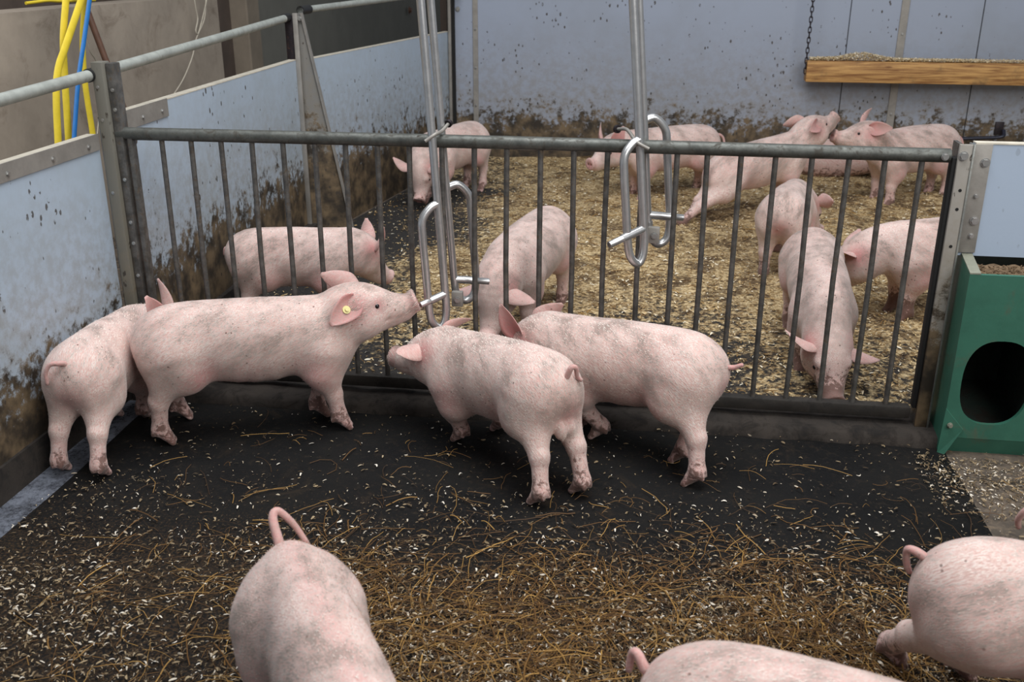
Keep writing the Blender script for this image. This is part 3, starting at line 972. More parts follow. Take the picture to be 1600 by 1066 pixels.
#--PART3--
# ------------------------------------------------------------------ pigs
class Field:
    """signed distance field on a grid, grown primitive by primitive with smooth joins"""
    def __init__(s, lo, hi, h):
        s.h = h
        s.lo = np.array(lo)
        s.n = np.ceil((np.array(hi) - s.lo) / h).astype(int) + 1
        s.d = np.full(s.n, 1.0, np.float32)

    def win(s, lo, hi):
        a = np.clip(np.floor((lo - s.lo) / s.h).astype(int), 0, s.n)
        b = np.clip(np.ceil((hi - s.lo) / s.h).astype(int) + 1, 0, s.n)
        if np.any(b <= a):
            return None
        sl = tuple(slice(i, j) for i, j in zip(a, b))
        g = np.meshgrid(*[(s.lo[k] + s.h * np.arange(a[k], b[k])).astype(np.float32) for k in range(3)], indexing='ij')
        return sl, np.stack(g, -1)

    def join(s, sl, d, k):
        e = s.d[sl]
        t = np.maximum(k - np.abs(e - d), 0) / k
        s.d[sl] = np.minimum(e, d) - t * t * k * 0.25

    def cut(s, sl, d, k):
        e = s.d[sl]
        t = np.maximum(k - np.abs(e + d), 0) / k
        s.d[sl] = np.maximum(e, -d) + t * t * k * 0.25

    def cone(s, a, b, ra, rb, k=0.02, cut=False):
        a, b = np.array(a, np.float32), np.array(b, np.float32)
        m = max(ra, rb) + k + 3 * s.h
        w_ = s.win(np.minimum(a, b) - m, np.maximum(a, b) + m)
        if w_ is None:
            return
        sl, P = w_
        ab = b - a
        t = np.clip(((P - a) @ ab) / max(1e-9, ab @ ab), 0, 1)
        d = np.linalg.norm(P - a - t[..., None] * ab, axis=-1) - (ra + (rb - ra) * t)
        (s.cut if cut else s.join)(sl, d, k)

    def ell(s, c, r, ax=None, k=0.03):
        """ellipsoid, ax rows = its axes"""
        c, r = np.array(c, np.float32), np.array(r, np.float32)
        m = r.max() + k + 3 * s.h
        w_ = s.win(c - m, c + m)
        if w_ is None:
            return
        sl, P = w_
        q = P - c
        if ax is not None:
            q = q @ np.array(ax, np.float32).T
        k0 = np.linalg.norm(q / r, axis=-1)
        k1 = np.linalg.norm(q / (r * r), axis=-1)
        s.join(sl, k0 * (k0 - 1) / np.maximum(k1, 1e-6), k)

    def hull(s, ctr, up, A, B, k=0.02):
        """body of elliptical sections: half widths A, half heights B"""
        n = len(ctr)
        for i in range(n - 1):
            a, b = ctr[i], ctr[i + 1]
            ab = b - a
            L = np.linalg.norm(ab)
            tg = ab / L
            u = up[i] + up[i + 1]
            u = u - tg * (u @ tg)
            u /= np.linalg.norm(u)
            sd = np.cross(u, tg)
            m = max(A[i], A[i + 1], B[i], B[i + 1]) + k + 3 * s.h
            w_ = s.win(np.minimum(a, b) - m, np.maximum(a, b) + m)
            if w_ is None:
                continue
            sl, P = w_
            q = P - a.astype(np.float32)
            x = q @ tg.astype(np.float32)
            t = np.clip(x / L, 0, 1)
            wx = x - t * L
            ra = A[i] + (A[i + 1] - A[i]) * t
            rb = B[i] + (B[i + 1] - B[i]) * t
            rc = np.minimum(ra, rb) * 0.8
            yy, zz = q @ sd.astype(np.float32), q @ u.astype(np.float32)
            k0 = np.sqrt((yy / ra) ** 2 + (zz / rb) ** 2 + (wx / rc) ** 2)
            k1 = np.sqrt((yy / ra ** 2) ** 2 + (zz / rb ** 2) ** 2 + (wx / rc ** 2) ** 2)
            d = k0 * (k0 - 1) / np.maximum(k1, 1e-6)
            s.join(sl, d, k)

    def trim(s, c, nrm_, r, k=0.006):
        """shave off what lies beyond a plane, within r of c"""
        c = np.array(c, np.float32)
        w_ = s.win(c - r, c + r)
        if w_ is None:
            return
        sl, P = w_
        d = (P - c) @ np.array(nrm_, np.float32)
        e = s.d[sl]
        t = np.maximum(k - np.abs(e - d), 0) / k
        s.d[sl] = np.maximum(e, d) + t * t * k * 0.25

    def mesh(s, smooth=2):
        d = s.d
        ins = d < 0
        nx, ny, nz = s.n
        cnt = np.zeros((nx - 1, ny - 1, nz - 1), np.int8)
        for i in (0, 1):
            for j in (0, 1):
                for k in (0, 1):
                    cnt += ins[i:nx - 1 + i, j:ny - 1 + j, k:nz - 1 + k]
        act = (cnt > 0) & (cnt < 8)
        idx = np.argwhere(act)
        vid = np.full(act.shape, -1, np.int64)
        vid[act] = np.arange(len(idx))
        acc = np.zeros((len(idx), 3))
        num = np.zeros(len(idx))
        cor = [(i, j, k) for i in (0, 1) for j in (0, 1) for k in (0, 1)]
        I, J, K = idx.T
        for a in cor:
            for b in cor:
                if sum(b) - sum(a) == 1 and all(y >= x for x, y in zip(a, b)):
                    da = d[I + a[0], J + a[1], K + a[2]]
                    db = d[I + b[0], J + b[1], K + b[2]]
                    cr = (da < 0) != (db < 0)
                    t = np.where(cr, da / np.where(cr, da - db, 1), 0)
                    acc += np.where(cr[:, None], np.array(a) + t[:, None] * (np.array(b) - np.array(a)), 0)
                    num += cr
        V = s.lo + s.h * (idx + acc / num[:, None])
        F = []
        for ax in range(3):
            sl0 = [slice(None)] * 3
            sl1 = [slice(None)] * 3
            sl0[ax], sl1[ax] = slice(0, -1), slice(1, None)
            c0, c1 = ins[tuple(sl0)], ins[tuple(sl1)]
            e = np.argwhere(c0 != c1)
            o1, o2 = [(1, 2), (2, 0), (0, 1)][ax]
            ok = (e[:, o1] > 0) & (e[:, o2] > 0) & (e[:, o1] < s.n[o1] - 1) & (e[:, o2] < s.n[o2] - 1)
            e = e[ok]
            flip = c0[tuple(e.T)]
            q = []
            for (p1, p2) in ((0, 0), (-1, 0), (-1, -1), (0, -1)):
                f = e.copy()
                f[:, o1] += p1
                f[:, o2] += p2
                q.append(vid[tuple(f.T)])
            q = np.stack(q, 1)
            q[~flip] = q[~flip][:, ::-1]
            F.append(q)
        F = np.concatenate(F)
        F = F[(F >= 0).all(1)][:, ::-1]
        E0 = np.concatenate([F[:, [0, 1]], F[:, [1, 2]], F[:, [2, 3]], F[:, [3, 0]]])
        for _ in range(smooth):
            for lam in (0.5, -0.52):
                S_ = np.zeros_like(V)
                c = np.zeros(len(V))
                for a in range(3):
                    S_[:, a] = np.bincount(E0[:, 0], V[E0[:, 1], a], len(V)) + np.bincount(E0[:, 1], V[E0[:, 0], a], len(V))
                c = np.bincount(E0[:, 0], minlength=len(V)) + np.bincount(E0[:, 1], minlength=len(V))
                V = V + lam * (S_ / np.maximum(c, 1)[:, None] - V)
        return V, F


def nrm(v):
    v = np.array(v, float)
    return v / np.linalg.norm(v)


def ear_mesh(base, d, face, L, W, curl, cup=0.35):
    """a leaf shaped cupped ear: d points to the tip, face is where it opens"""
    d = nrm(d)
    f = np.array(face, float)
    f = nrm(f - d * (f @ d))
    sd = np.cross(d, f)
    nu, nv = 13, 9
    ctr = []
    p, dd, ff = np.array(base, float), d.copy(), f.copy()
    for i in range(nu):
        ctr.append((p.copy(), ff.copy()))
        a = curl / nu * (1.6 * i / nu)
        dd, ff = nrm(dd * math.cos(a) + ff * math.sin(a)), nrm(ff * math.cos(a) - dd * math.sin(a))
        p = p + dd * L / (nu - 1)
    front, backv, un = [], [], []
    for i, (c, fn) in enumerate(ctr):
        u = i / (nu - 1)
        grow = 0.60 + 0.40 * math.sin(min(1, u / 0.36) * PI / 2)
        wd = W * grow * max(0.0, 1 - max(0, (u - 0.26) / 0.74) ** 1.55) ** 0.78 if u < 1 else 0
        wd = max(wd, 0.006)
        cc = cup * (1.7 - 1.25 * u)
        for j in range(nv):
            v = 2 * j / (nv - 1) - 1
            th = v * cc * 2.0
            off = sd * (math.sin(th) / (cc * 2.0)) * wd + fn * (1 - math.cos(th)) / (cc * 2.0) * wd
            tk = 0.0042 * (1 - 0.55 * abs(v)) * (1.25 - 0.75 * u)
            front.append(c + off + fn * tk * 0.3)
            backv.append(c + off - fn * tk)
            un.append(u)
    N = nu * nv
    fs = []
    for i in range(nu - 1):
        for j in range(nv - 1):
            a = i * nv + j
            fs.append((a, a + 1, a + nv + 1, a + nv))
            fs.append((N + a, N + a + nv, N + a + nv + 1, N + a + 1))
    rim = [j for j in range(nv)] + [i * nv + nv - 1 for i in range(1, nu)] + [(nu - 1) * nv + j for j in range(nv - 2, -1, -1)] + [i * nv for i in range(nu - 2, 0, -1)]
    for i in range(len(rim)):
        a, b = rim[i], rim[(i + 1) % len(rim)]
        fs.append((a, N + a, N + b, b))
    return front + backv, fs, un


def tail_mesh(pts, r0, r1, seg=8):
    m = MB()
    p = spline(pts, 5)
    n = len(p)
    m.tube(p, [r0 + (r1 - r0) * i / (n - 1) for i in range(n)], seg)
    return m.v, m.f


def seg_face_normals(V, F):
    return np.cross(V[F[:, 2]] - V[F[:, 0]], V[F[:, 3]] - V[F[:, 1]])


def make_pig(label, rump, chest, z0=0.0, size=1.0, h=0.006, bend=0.0, neck=(0, 0), head=(0, -22), ears=('back', 'back'), feet=None,
             tail=None, lift=(0, 0), arch=0.0, grime=0.5, mud=1.0, bristles=0, tagged=0, boar=False, nolegs=False, fat=1.0, roll=0.0, dz=(0, 0, 0, 0), neck_len=1.0, ln=1.06, earlen=1.0, xfr=.50, blen=1.0, stripe=0.0, seed=0):
    """rump, chest: plan points below the tail root and below the breast; angles in degrees: (yaw to the pig's left, pitch up)"""
    s = size
    rump, chest = np.array(rump[:2], float), np.array(chest[:2], float)
    hd = nrm(chest - rump)
    ang = math.atan2(hd[1], hd[0])
    rotw = np.array([[hd[0], -hd[1]], [hd[1], hd[0]]])
    UPZ = np.array([0, 0, 1.0])
    # trunk sections: x, z, half height, half width
    T = [(0.015, .345, .055, .052), (0.05, .338, .092, .085), (0.11, .333, .112, .106), (0.19, .325, .122, .116), (0.28, .315, .130, .124),
         (0.37, .312, .130, .123), (0.45, .322, .117, .113), (0.52, .332, .106, .098), (0.57, .340, .096, .086)]
    T = [(x * ln, z, hh, hw) for x, z, hh, hw in T]
    XL = .57 * ln
    ctr, up, A, B = [], [], [], []
    for x, z, hh, hw in T:
        u = x / XL
        zz = z + lift[0] * (1 - u) + lift[1] * u + arch * math.sin(PI * min(1, u))
        y = bend * u * u
        ctr.append(np.array((x, y, zz)) * s)
        up.append(UPZ)
        A.append(hw * s * fat * .83)
        B.append(hh * s)
    td = nrm(ctr[-1] - ctr[-3])
    tyaw, tpit = math.atan2(td[1], td[0]), math.asin(max(-1, min(1, td[2])))

    def dirv(yaw, pit):
        return np.array((math.cos(yaw) * math.cos(pit), math.sin(yaw) * math.cos(pit), math.sin(pit)))
    ny_, np_ = tyaw + math.radians(neck[0]), tpit * 0.6 + math.radians(neck[1])
    nd = dirv(ny_, np_)
    hy, hp = ny_ + math.radians(head[0]), math.radians(head[1])
    hf = dirv(hy, hp)
    hl = np.cross(UPZ, hf) if abs(hf[2]) < 0.97 else np.array((-math.sin(hy), math.cos(hy), 0))
    hl = nrm(hl)
    hu = np.cross(hf, hl)
    if roll:
        c_, s_ = math.cos(math.radians(roll)), math.sin(math.radians(roll))
        hl, hu = hl * c_ + hu * s_, hu * c_ - hl * s_
    nu_ = nrm(np.cross(nd, np.cross(UPZ, nd)))
    base = ctr[-1]
    poll = base + nd * 0.090 * s * neck_len
    ctr.append(base + nd * 0.045 * s * neck_len)
    up.append(nu_)
    A.append(.074 * s)
    B.append(.094 * s)
    HS = [(0.0, -.002, .090, .078), (.045, -.004, .085, .075), (.085, -.012, .070, .062), (.120, -.024, .054, .046), (.155, -.034, .042, .037), (.20, -.036, .035, .032)]
    for t, o_, hh, hw in HS:
        ctr.append(poll + hf * t * s + hu * o_ * s)
        up.append(hu if t > 0 else nrm(hu + nu_))
        A.append(hw * s)
        B.append(hh * s)
    # smooth resample
    al = np.concatenate([np.array(ctr), np.array(up), np.array(A)[:, None], np.array(B)[:, None]], 1)
    al = np.array(spline(al, 2))
    ctr, up, A, B = al[:, :3], al[:, 3:6], al[:, 6], al[:, 7]
    HP = lambda t, l, u: poll + hf * t * s + hl * l * s + hu * u * s

    # legs
    def ylat(x):
        return bend * (x / XL) ** 2
    liftx = lambda x: lift[0] * (1 - x / .57) + lift[1] * (x / .57)
    LD = {}
    for nm, sg in (('HL', 1), ('HR', -1)):
        LD[nm] = [np.array(p_) * s for p_ in ((.105, .050 * sg, .30 + lift[0]), (.150, .060 * sg, .225 + lift[0] * .8), (.070, .059 * sg, .150 + lift[0] * .4), (.078, .059 * sg, .058), (.112, .060 * sg, .012))]
    xf = xfr * ln
    for nm, sg in (('FL', 1), ('FR', -1)):
        yb = ylat(xf)
        LD[nm] = [np.array(p_) * s for p_ in ((xf, .054 * sg + yb, .275 + lift[1]), (xf - .02, .062 * sg + yb, .205 + lift[1] * .8), (xf, .060 * sg + yb, .130 + lift[1] * .3), (xf - .002, .060 * sg + yb, .056), (xf + .03, .061 * sg + yb, .012))]
    toed = {}
    for i_, nm in enumerate(('HL', 'HR', 'FL', 'FR')):
        P_ = LD[nm]
        toed[nm] = np.array((1.0, 0, 0))
        if feet and nm in feet:
            g = np.array(feet[nm][:2], float)
            loc = rotw.T @ (g - rump)
            D = np.array((loc[0] - P_[4][0], loc[1] - P_[4][1], dz[i_]))
            P_[4] = P_[4] + D
            P_[3] = P_[3] + D
            P_[2] = P_[2] + D * (0.62 if nm[0] == 'H' else 0.5)
            P_[1] = P_[1] + D * (0.34 if nm[0] == 'H' else 0.22)
    pts_all = np.concatenate([ctr] + [np.array(v) for v in LD.values()])
    mg = 0.17 * s
    fld = Field(pts_all.min(0) - mg, pts_all.max(0) + mg, h)
    fld.hull(ctr, up, A, B, 0.018)
    if not nolegs:
        for nm, P_ in LD.items():
            sg = 1 if nm[1] == 'L' else -1
            if nm[0] == 'H':
                fld.ell((P_[0] + P_[1]) / 2 + np.array((-.030, -.004 * sg, .030)) * s, np.array((.088, .044, .100)) * s, None, 0.05)
                fld.cone(P_[0], P_[1], .064 * s, .046 * s, 0.06)
                fld.cone(P_[0] * .4 + P_[1] * .6, P_[2], .050 * s, .0235 * s, 0.03)
                fld.cone(P_[0] + np.array((-.045, 0, -.03)) * s, P_[2], .044 * s, .0215 * s, 0.03)
                fld.cone(P_[2], P_[3], .0265 * s, .0235 * s, 0.012)
                fld.cone(P_[2] + np.array((-.012, 0, .01)) * s, P_[2] + np.array((-.010, 0, -.012)) * s, .018 * s, .016 * s, 0.012)
            else:
                fld.ell(P_[0] + np.array((-.005, -.008 * sg, -.015)) * s, np.array((.070, .034, .088)) * s, None, 0.06)
                fld.cone(P_[0], P_[1], .058 * s, .044 * s, 0.06)
                fld.cone(P_[1], P_[2], .042 * s, .0275 * s, 0.03)
                fld.cone(P_[2], P_[3], .0280 * s, .0235 * s, 0.012)
            fwd = nrm((P_[4] - P_[3]) * np.array((1, 1, 0)) + 1e-6)
            lat = np.array((-fwd[1], fwd[0], 0))
            mid_ = P_[3] * .45 + P_[4] * .55
            fld.cone(P_[3], mid_, .0235 * s, .0185 * s, 0.015)
            for q in (-1, 1):
                fld.cone(mid_ + lat * q * .0075 * s, P_[4] + lat * q * .0112 * s, .0150 * s, .0112 * s, 0.005)
                fld.cone(P_[3] + lat * q * .010 * s - fwd * .014 * s, P_[3] + lat * q * .013 * s - fwd * .022 * s + np.array((0, 0, -.016 * s)), .009 * s, .0065 * s, 0.008)
    # head
    for q in (-1, 1):
        fld.ell(HP(.045, .036 * q, -.045), np.array((.06, .042, .042)) * s, np.stack([hf, hl, hu]), 0.03)
        fld.ell(HP(.095, .042 * q, .026), np.array((.026, .018, .018)) * s, np.stack([hf, hl, hu]), 0.014)
    fld.cone(HP(.208, 0, -.030), HP(.232, 0, -.024), .034 * s, .0405 * s, 0.006)
    fld.trim(HP(.228, 0, -.028), nrm(hf + hu * .12), .062 * s, .007 * s)
    fld.cone(HP(.10, 0, -.062), HP(.178, 0, -.060), .030 * s, .020 * s, 0.014)
    for q in (-1, 1):
        fld.cone(HP(.252, .013 * q, -.028), HP(.212, .010 * q, -.030), .0078 * s, .006 * s, 0.003, cut=True)
        fld.cone(HP(.196, .036 * q, -.055), HP(.115, .050 * q, -.046), .0038 * s, .003 * s, 0.004, cut=True)
        fld.ell(HP(.108, .052 * q, .010), np.array((.010, .008, .006)) * s, np.stack([hf, hl, hu]), 0.004)
    if boar:
        for q in (-1, 1):
            fld.ell(np.array((-.004, .019 * q, .218)) * s, np.array((.022, .019, .030)) * s, None, 0.010)
    fld.ell(np.array((.008, 0, .318)) * s, np.array((.022, .014, .026)) * s, None, 0.016)
    V, F = fld.mesh(2)
    nb = len(V)
    d_spine = V
    # attributes
    legm = np.zeros(nb)
    zz = V[:, 2]
    legm = np.clip((0.18 * s - zz) / (0.13 * s), 0, 1) * mud
    pk = np.zeros(nb)

    def blob(c, r, a):
        np.maximum(pk, a * np.clip(1.25 - np.linalg.norm(V - np.array(c), axis=1) / r, 0, 1), out=pk)
    blob(HP(.222, 0, -.03), .045 * s, 1.0)
    for q in (-1, 1):
        blob(HP(.035, .075 * q, .03), .06 * s, .8)
        blob(HP(.108, .055 * q, .012), .028 * s, .55)
        blob(np.array((xf - .04, .10 * q + ylat(xf - .04), .20)) * s, .09 * s, .55)
        blob(np.array((.19, .10 * q, .215)) * s, .08 * s, .6)
    blob(np.array((0.0, 0, .28)) * s, .06 * s, .7)
    blob(np.array((.30, ylat(.3), .165)) * s, .14 * s, .5)
    if stripe:
        yc = V[:, 1] - bend * s * np.clip(V[:, 0] / (XL * s), 0, 1.2) ** 2
        pk = np.maximum(pk, stripe * np.clip(1.4 - np.abs(yc) / (.022 * s), 0, 1) * np.clip((V[:, 2] - .36 * s) / (.03 * s), 0, 1))
    pk = np.maximum(pk, np.clip((0.2 * s - zz) / (0.2 * s), 0, 1) * .5)
    gr = np.clip((zz - 0.16 * s) / (0.2 * s), 0, 1) * grime
    allv, allf = [tuple(v) for v in V], [tuple(f) for f in F]
    pink, mudv, grv = list(pk), list(legm), list(gr)

    def addpart(vs, fs, p_, m_=0.0):
        k = len(allv)
        allv.extend(tuple(v) for v in vs)
        allf.extend(tuple(i + k for i in f) for f in fs)
        pink.extend(p_ if hasattr(p_, '__len__') else [p_] * len(vs))
        mudv.extend([m_] * len(vs))
        grv.extend([0.25] * len(vs))
    EAR = {'back': ((-.80, .62, .30), (.35, .75, .15)), 'up': ((-.25, .45, .86), (.8, .45, -.1)), 'side': ((-.35, .92, .12), (.55, .25, -.6)),
           'fwd': ((.35, .75, .45), (.45, .2, -.9)), 'droop': ((.25, .80, -.35), (.35, -.3, -.8)), 'flat': ((-.9, .25, .22), (.15, .9, .35))}
    eartip = {}
    for q, en in ((1, ears[0]), (-1, ears[1])):
        if en is None:
            continue
        e = EAR[en] if isinstance(en, str) else en
        dv = hf * e[0][0] + hl * e[0][1] * q + hu * e[0][2]
        fv = hf * e[1][0] + hl * e[1][1] * q + hu * e[1][2]
        b_ = HP(.050, .050 * q, .046)
        vs, fs, un = ear_mesh(b_, dv, fv, (.122 * earlen) * s, .047 * s, -0.5 if not (len(e) > 2) else e[2])
        addpart(vs, fs, [0.55 + 0.45 * (1 - u) for u in un] + [0.45] * (len(vs) - len(un)))
        eartip[q] = vs
    tl = tail or ((0, 0, 0), (-.03, 0, .015), (-.055, .008, .0), (-.06, .022, -.03), (-.05, .03, -.055))
    tb = np.array((.012, 0, .362 + lift[0])) * s
    vs, fs = tail_mesh([tb + np.array((.02, 0, -.01)) * s] + [tb + np.array(p_) * s for p_ in tl], .0115 * s, .0055 * s)
    addpart(vs, fs, 0.6, 0.25)

    me = bpy.data.meshes.new('pig')
    nv = len(allv)
    me.from_pydata(allv, [], allf)
    me.polygons.foreach_set('use_smooth', [True] * len(me.polygons))
    for nm, vals in (('pink', pink), ('mud', mudv), ('grime', grv)):
        at_ = me.attributes.new(nm, 'FLOAT', 'POINT')
        at_.data.foreach_set('value', np.array(vals, np.float32))
    me.materials.append(M['pig'])
    o = bpy.data.objects.new('pig', me)
    C.objects.link(o)
    o.location = (rump[0], rump[1], z0)
    o.rotation_euler = (0, 0, ang)
    tag(o, label, 'pig', 'young pigs in the two pens')
    # eyes
    for q in (-1, 1):
        tp = HP(.106, .062 * q, .012)
        i = np.argmin(np.linalg.norm(V - tp, axis=1))
        c = V[i] - hl * q * .004 * s
        e = MB()
        nn, mm = 10, 6
        vs = [c + .0085 * s * np.array((math.cos(2 * PI * a / nn) * math.sin(PI * b / mm), math.sin(2 * PI * a / nn) * math.sin(PI * b / mm), math.cos(PI * b / mm))) for b in range(mm + 1) for a in range(nn)]
        fs = [(b * nn + a, b * nn + (a + 1) % nn, (b + 1) * nn + (a + 1) % nn, (b + 1) * nn + a) for b in range(mm) for a in range(nn)]
        e.add(vs, fs)
        eo = e.build('eye', M['eye'], None, 80)
        eo.parent = o
    if tagged:
        ve = eartip[tagged]
        c = np.array(ve[5 * 9 + 4])
        n_ = nrm(np.array(ve[5 * 9 + 4]) - np.array(ve[len(ve) // 2 + 5 * 9 + 4]))
        g = MB()
        g.tube([c, c + n_ * .004], .0125, 18)
        g.tube([c + n_ * .004, c + n_ * .009], .006, 12)
        eo = g.build('ear_tag', M['tag'], None, 50)
        eo.parent = o
        eo['label'] = 'round pale yellow ear tag'
    if bristles:
        rs = np.random.RandomState(seed + 5)
        fn = np.cross(V[F[:, 2]] - V[F[:, 0]], V[F[:, 3]] - V[F[:, 1]])
        ar = np.linalg.norm(fn, axis=1) + 1e-12
        fn /= ar[:, None]
        cz = V[F].mean(1)
        wgt = ar * np.clip((cz[:, 2] - 0.10 * s) / (0.1 * s), 0.0, 1)
        pick = rs.choice(len(F), bristles, p=wgt / wgt.sum())
        p0 = cz[pick] + (rs.rand(bristles, 3) - .5) * h
        n0 = fn[pick]
        # lie: towards the tail and downwards
        fl = np.array((-1.0, 0, -0.55)) + rs.randn(bristles, 3) * 0.16
        fl -= n0 * (fl * n0).sum(1)[:, None]
        fl /= np.linalg.norm(fl, axis=1)[:, None] + 1e-9
        ln = (0.010 + 0.010 * rs.rand(bristles))[:, None] * s * blen
        sdv = np.cross(fl, n0) * 0.0005
        mid = p0 + fl * ln * 0.55 + n0 * ln * 0.20
        tip = p0 + fl * ln + n0 * ln * 0.24
        Vb = np.stack([p0 - sdv, p0 + sdv, mid + sdv * .8, mid - sdv * .8, tip], 1).reshape(-1, 3)
        k = np.arange(bristles)[:, None] * 5
        fb = [tuple(r) for r in (k + np.array([[0, 1, 2, 3]]))] + [tuple(r) for r in (k + np.array([[3, 2, 4]]))]
        mb = bpy.data.meshes.new('bristle_coat')
        mb.from_pydata([tuple(v) for v in Vb], [], fb)
        mb.materials.append(M['bristle'])
        bo = bpy.data.objects.new('bristle_coat', mb)
        C.objects.link(bo)
        bo.parent = o
        bo['kind'] = 'stuff'
    return o


G = lambda px, py, z=0.0: at(px, py, z=z)
# A: left, seen from behind, along the left sheet
make_pig('pig standing against the left partition, seen from behind, tail end nearest', (.055, -.625), (.014, -.2), z0=.006, size=.89, ln=.86, fat=.9, lift=(0, -.03), neck_len=.6, neck=(-58, -2), head=(-22, -12), ears=('up', 'up'),
         feet={'HL': G(104, 738), 'HR': G(166, 746), 'FR': (.055, -.235), 'FL': (-.045, -.24)}, earlen=1.15,
         tail=((0, 0, 0), (-.012, .0, .03), (-.028, .012, .038), (-.035, .035, .036), (-.04, .05, .01), (-.038, .052, -.03)), bristles=5000, h=.0055, grime=.7, seed=1)
# B: long side view, nose up to the drinker
make_pig('side view pig with a round ear tag, lifting its snout to the left drinker', G(238, 692), G(516, 664), z0=.006, size=.98, ln=1.05, xfr=.53, neck=(-4, 50), head=(0, 14),
         ears=(((-.75, .35, .6), (.2, .8, -.2)), ((-.72, .62, -.22), (.25, .9, .3))), tagged=-1, neck_len=.55,
         feet={'HR': G(272, 697), 'HL': G(298, 657), 'FR': G(547, 673), 'FL': G(512, 653)}, tail=((0, 0, 0), (-.012, .0, -.015), (-.014, .004, -.04), (-.010, .006, -.06)), bristles=11000, h=.005, grime=.7, blen=1.2, seed=2)
# C: back towards us, head to the left
make_pig('pig in the middle turning its hindquarters to the camera, tail curled up', (1.434, -.525), (1.085, -.225), z0=.006, size=.92, ln=.92, bend=0.02, lift=(0, -.048), neck_len=.2, neck=(6, -4), head=(6, -6), ears=(((.15, .95, .0), (.5, -.1, -.8)), ((-.35, .8, .35), (.5, .3, .7))), boar=True,
         feet={'HL': G(832, 790), 'HR': G(897, 773), 'FL': G(712, 692), 'FR': (1.185, -.165)},
         tail=((0, 0, 0), (-.018, .0, .025), (-.03, -.005, .055), (-.034, -.02, .05), (-.03, -.03, .02), (-.034, -.045, .005)), bristles=12000, h=.005, grime=.8, blen=1.2, seed=3)
# D: behind C, facing left
make_pig('pig beside the gate facing left, tail held straight out', (1.855, -.352), (1.43, -.165), z0=.006, size=.95, ln=.97, neck_len=.5, lift=(0, -.025), neck=(-4, -6), head=(5, -24), ears=(((.12, .3, .9), (.15, 1, -.1)), ((-.85, .35, .4), (.2, .8, .5))),
         feet={'HL': G(1070, 762), 'HR': G(1050, 725), 'FL': G(925, 688), 'FR': G(890, 677)},
         tail=((0, 0, 0), (-.02, .0, -.005), (-.045, -.008, -.006), (-.065, -.012, .004), (-.072, -.012, .006)), bristles=11000, h=.005, grime=.8, blen=1.2, seed=4)
# E: from above at the bottom
e0, e1 = at(442, 868, z=.37), at(562, 1070, z=.45)
make_pig('pig in the left foreground seen from above, tail looped up', e0, e1, fat=.80, neck=(0, -5), head=(0, -20), ears=('side', 'side'),
         tail=((0, 0, 0), (-.02, -.004, .035), (-.045, -.006, .07), (-.055, .006, .078), (-.045, .03, .05), (-.03, .05, .01)), bristles=22000, h=.005, grime=.9, blen=1.5, stripe=.32, seed=5)
# F: bottom middle, back line only
f0, f1 = at(1020, 1068, z=.36), at(1470, 1135, z=.43)
make_pig('pig at the bottom edge of the photo, only its pale back in view', f0, f1, neck=(0, -12), head=(0, -25), ears=('up', 'up'), arch=.015,
         tail=((0, 0, 0), (-.025, 0, .02), (-.04, .005, .04), (-.05, .01, .035), (-.055, .01, .0)), bristles=20000, h=.005, grime=.7, blen=1.5, stripe=.15, seed=6)
# G: right foreground
g0, g1 = at(1458, 846, z=.42), at(1645, 880, z=.43)
make_pig('pig cut off by the right edge in the foreground, tail in a tight loop', g0, g1, neck=(0, -5), head=(0, -20), ears=('side', 'side'), feet={'HR': G(1412, 1048), 'HL': G(1518, 1068)},
         tail=((0, 0, 0), (-.02, .0, .02), (-.04, 0, .03), (-.052, .004, .025), (-.05, .01, -.005), (-.042, .012, -.025)), bristles=9000, h=.005, grime=.7, blen=1.4, seed=7)
# H: sliver behind G
h0, h1 = at(1640, 800, z=.36), at(1840, 790, z=.36)
make_pig('pig just showing at the right edge behind the one with the looped tail', h0, h1, h=.007, seed=8)
# I: behind the gate at left, facing right
make_pig('pig behind the gate at left, facing right with lowered head', G(372, 507), G(550, 500), size=.89, ln=.88, neck_len=.6, neck=(10, -10), head=(14, -38), ears=('up', 'up'),
         tail=((0, 0, 0), (-.02, .0, .005), (-.035, 0, -.002), (-.04, .0, -.03)), h=.006, grime=.9, seed=9)
# J: far left in the corner
make_pig('pig in the far left corner with its snout down in the shavings', G(752, 294), G(690, 316), size=1.0, neck=(10, -45), head=(5, -64), ears=('side', 'side'), h=.007, grime=.5, seed=10)
# K: nose to nose behind the gate
make_pig('pig close behind the gate middle, coming head down towards the camera', G(866, 470), G(800, 535), neck=(0, -28), head=(0, -52), ears=('droop', 'droop'), h=.006, grime=.9, fat=1.1, tagged=1, seed=11)
# L: far, facing left
make_pig('pig standing by the back wall facing left, behind the right drinker', G(1112, 304), G(1000, 314), neck=(4, -6), head=(14, -12), ears=('up', 'up'), h=.007, grime=.6, seed=12)
# M: stretched, head up to N
make_pig('pig stretching forward with raised head to touch noses with another', G(1106, 352), G(1226, 335), lift=(-.05, .05), neck=(0, 38), head=(0, 30), ears=('back', 'back'),
         feet={'HR': G(1072, 362), 'HL': G(1085, 350)}, tail=((0, 0, 0), (-.01, .0, .03), (.01, -.03, .02), (.02, -.055, -.03), (.01, -.06, -.07)), h=.007, grime=.7, mud=1.4, seed=13)
# N: facing left at the back right
make_pig('pig at the back right facing left, snout against the raised snout of its neighbour', G(1476, 312), G(1354, 326), size=1.04, ln=.98, neck=(-6, 46), head=(-14, 10), ears=('back', 'up'), arch=.01,
         h=.007, grime=.9, seed=14)
# O: lying behind
make_pig('pig lying down behind the two pigs that touch noses', G(1370, 285), G(1240, 280), lift=(-.17, -.17), nolegs=True, neck=(0, -5), head=(0, -10), ears=('back', 'back'), h=.008, grime=.9, seed=15)
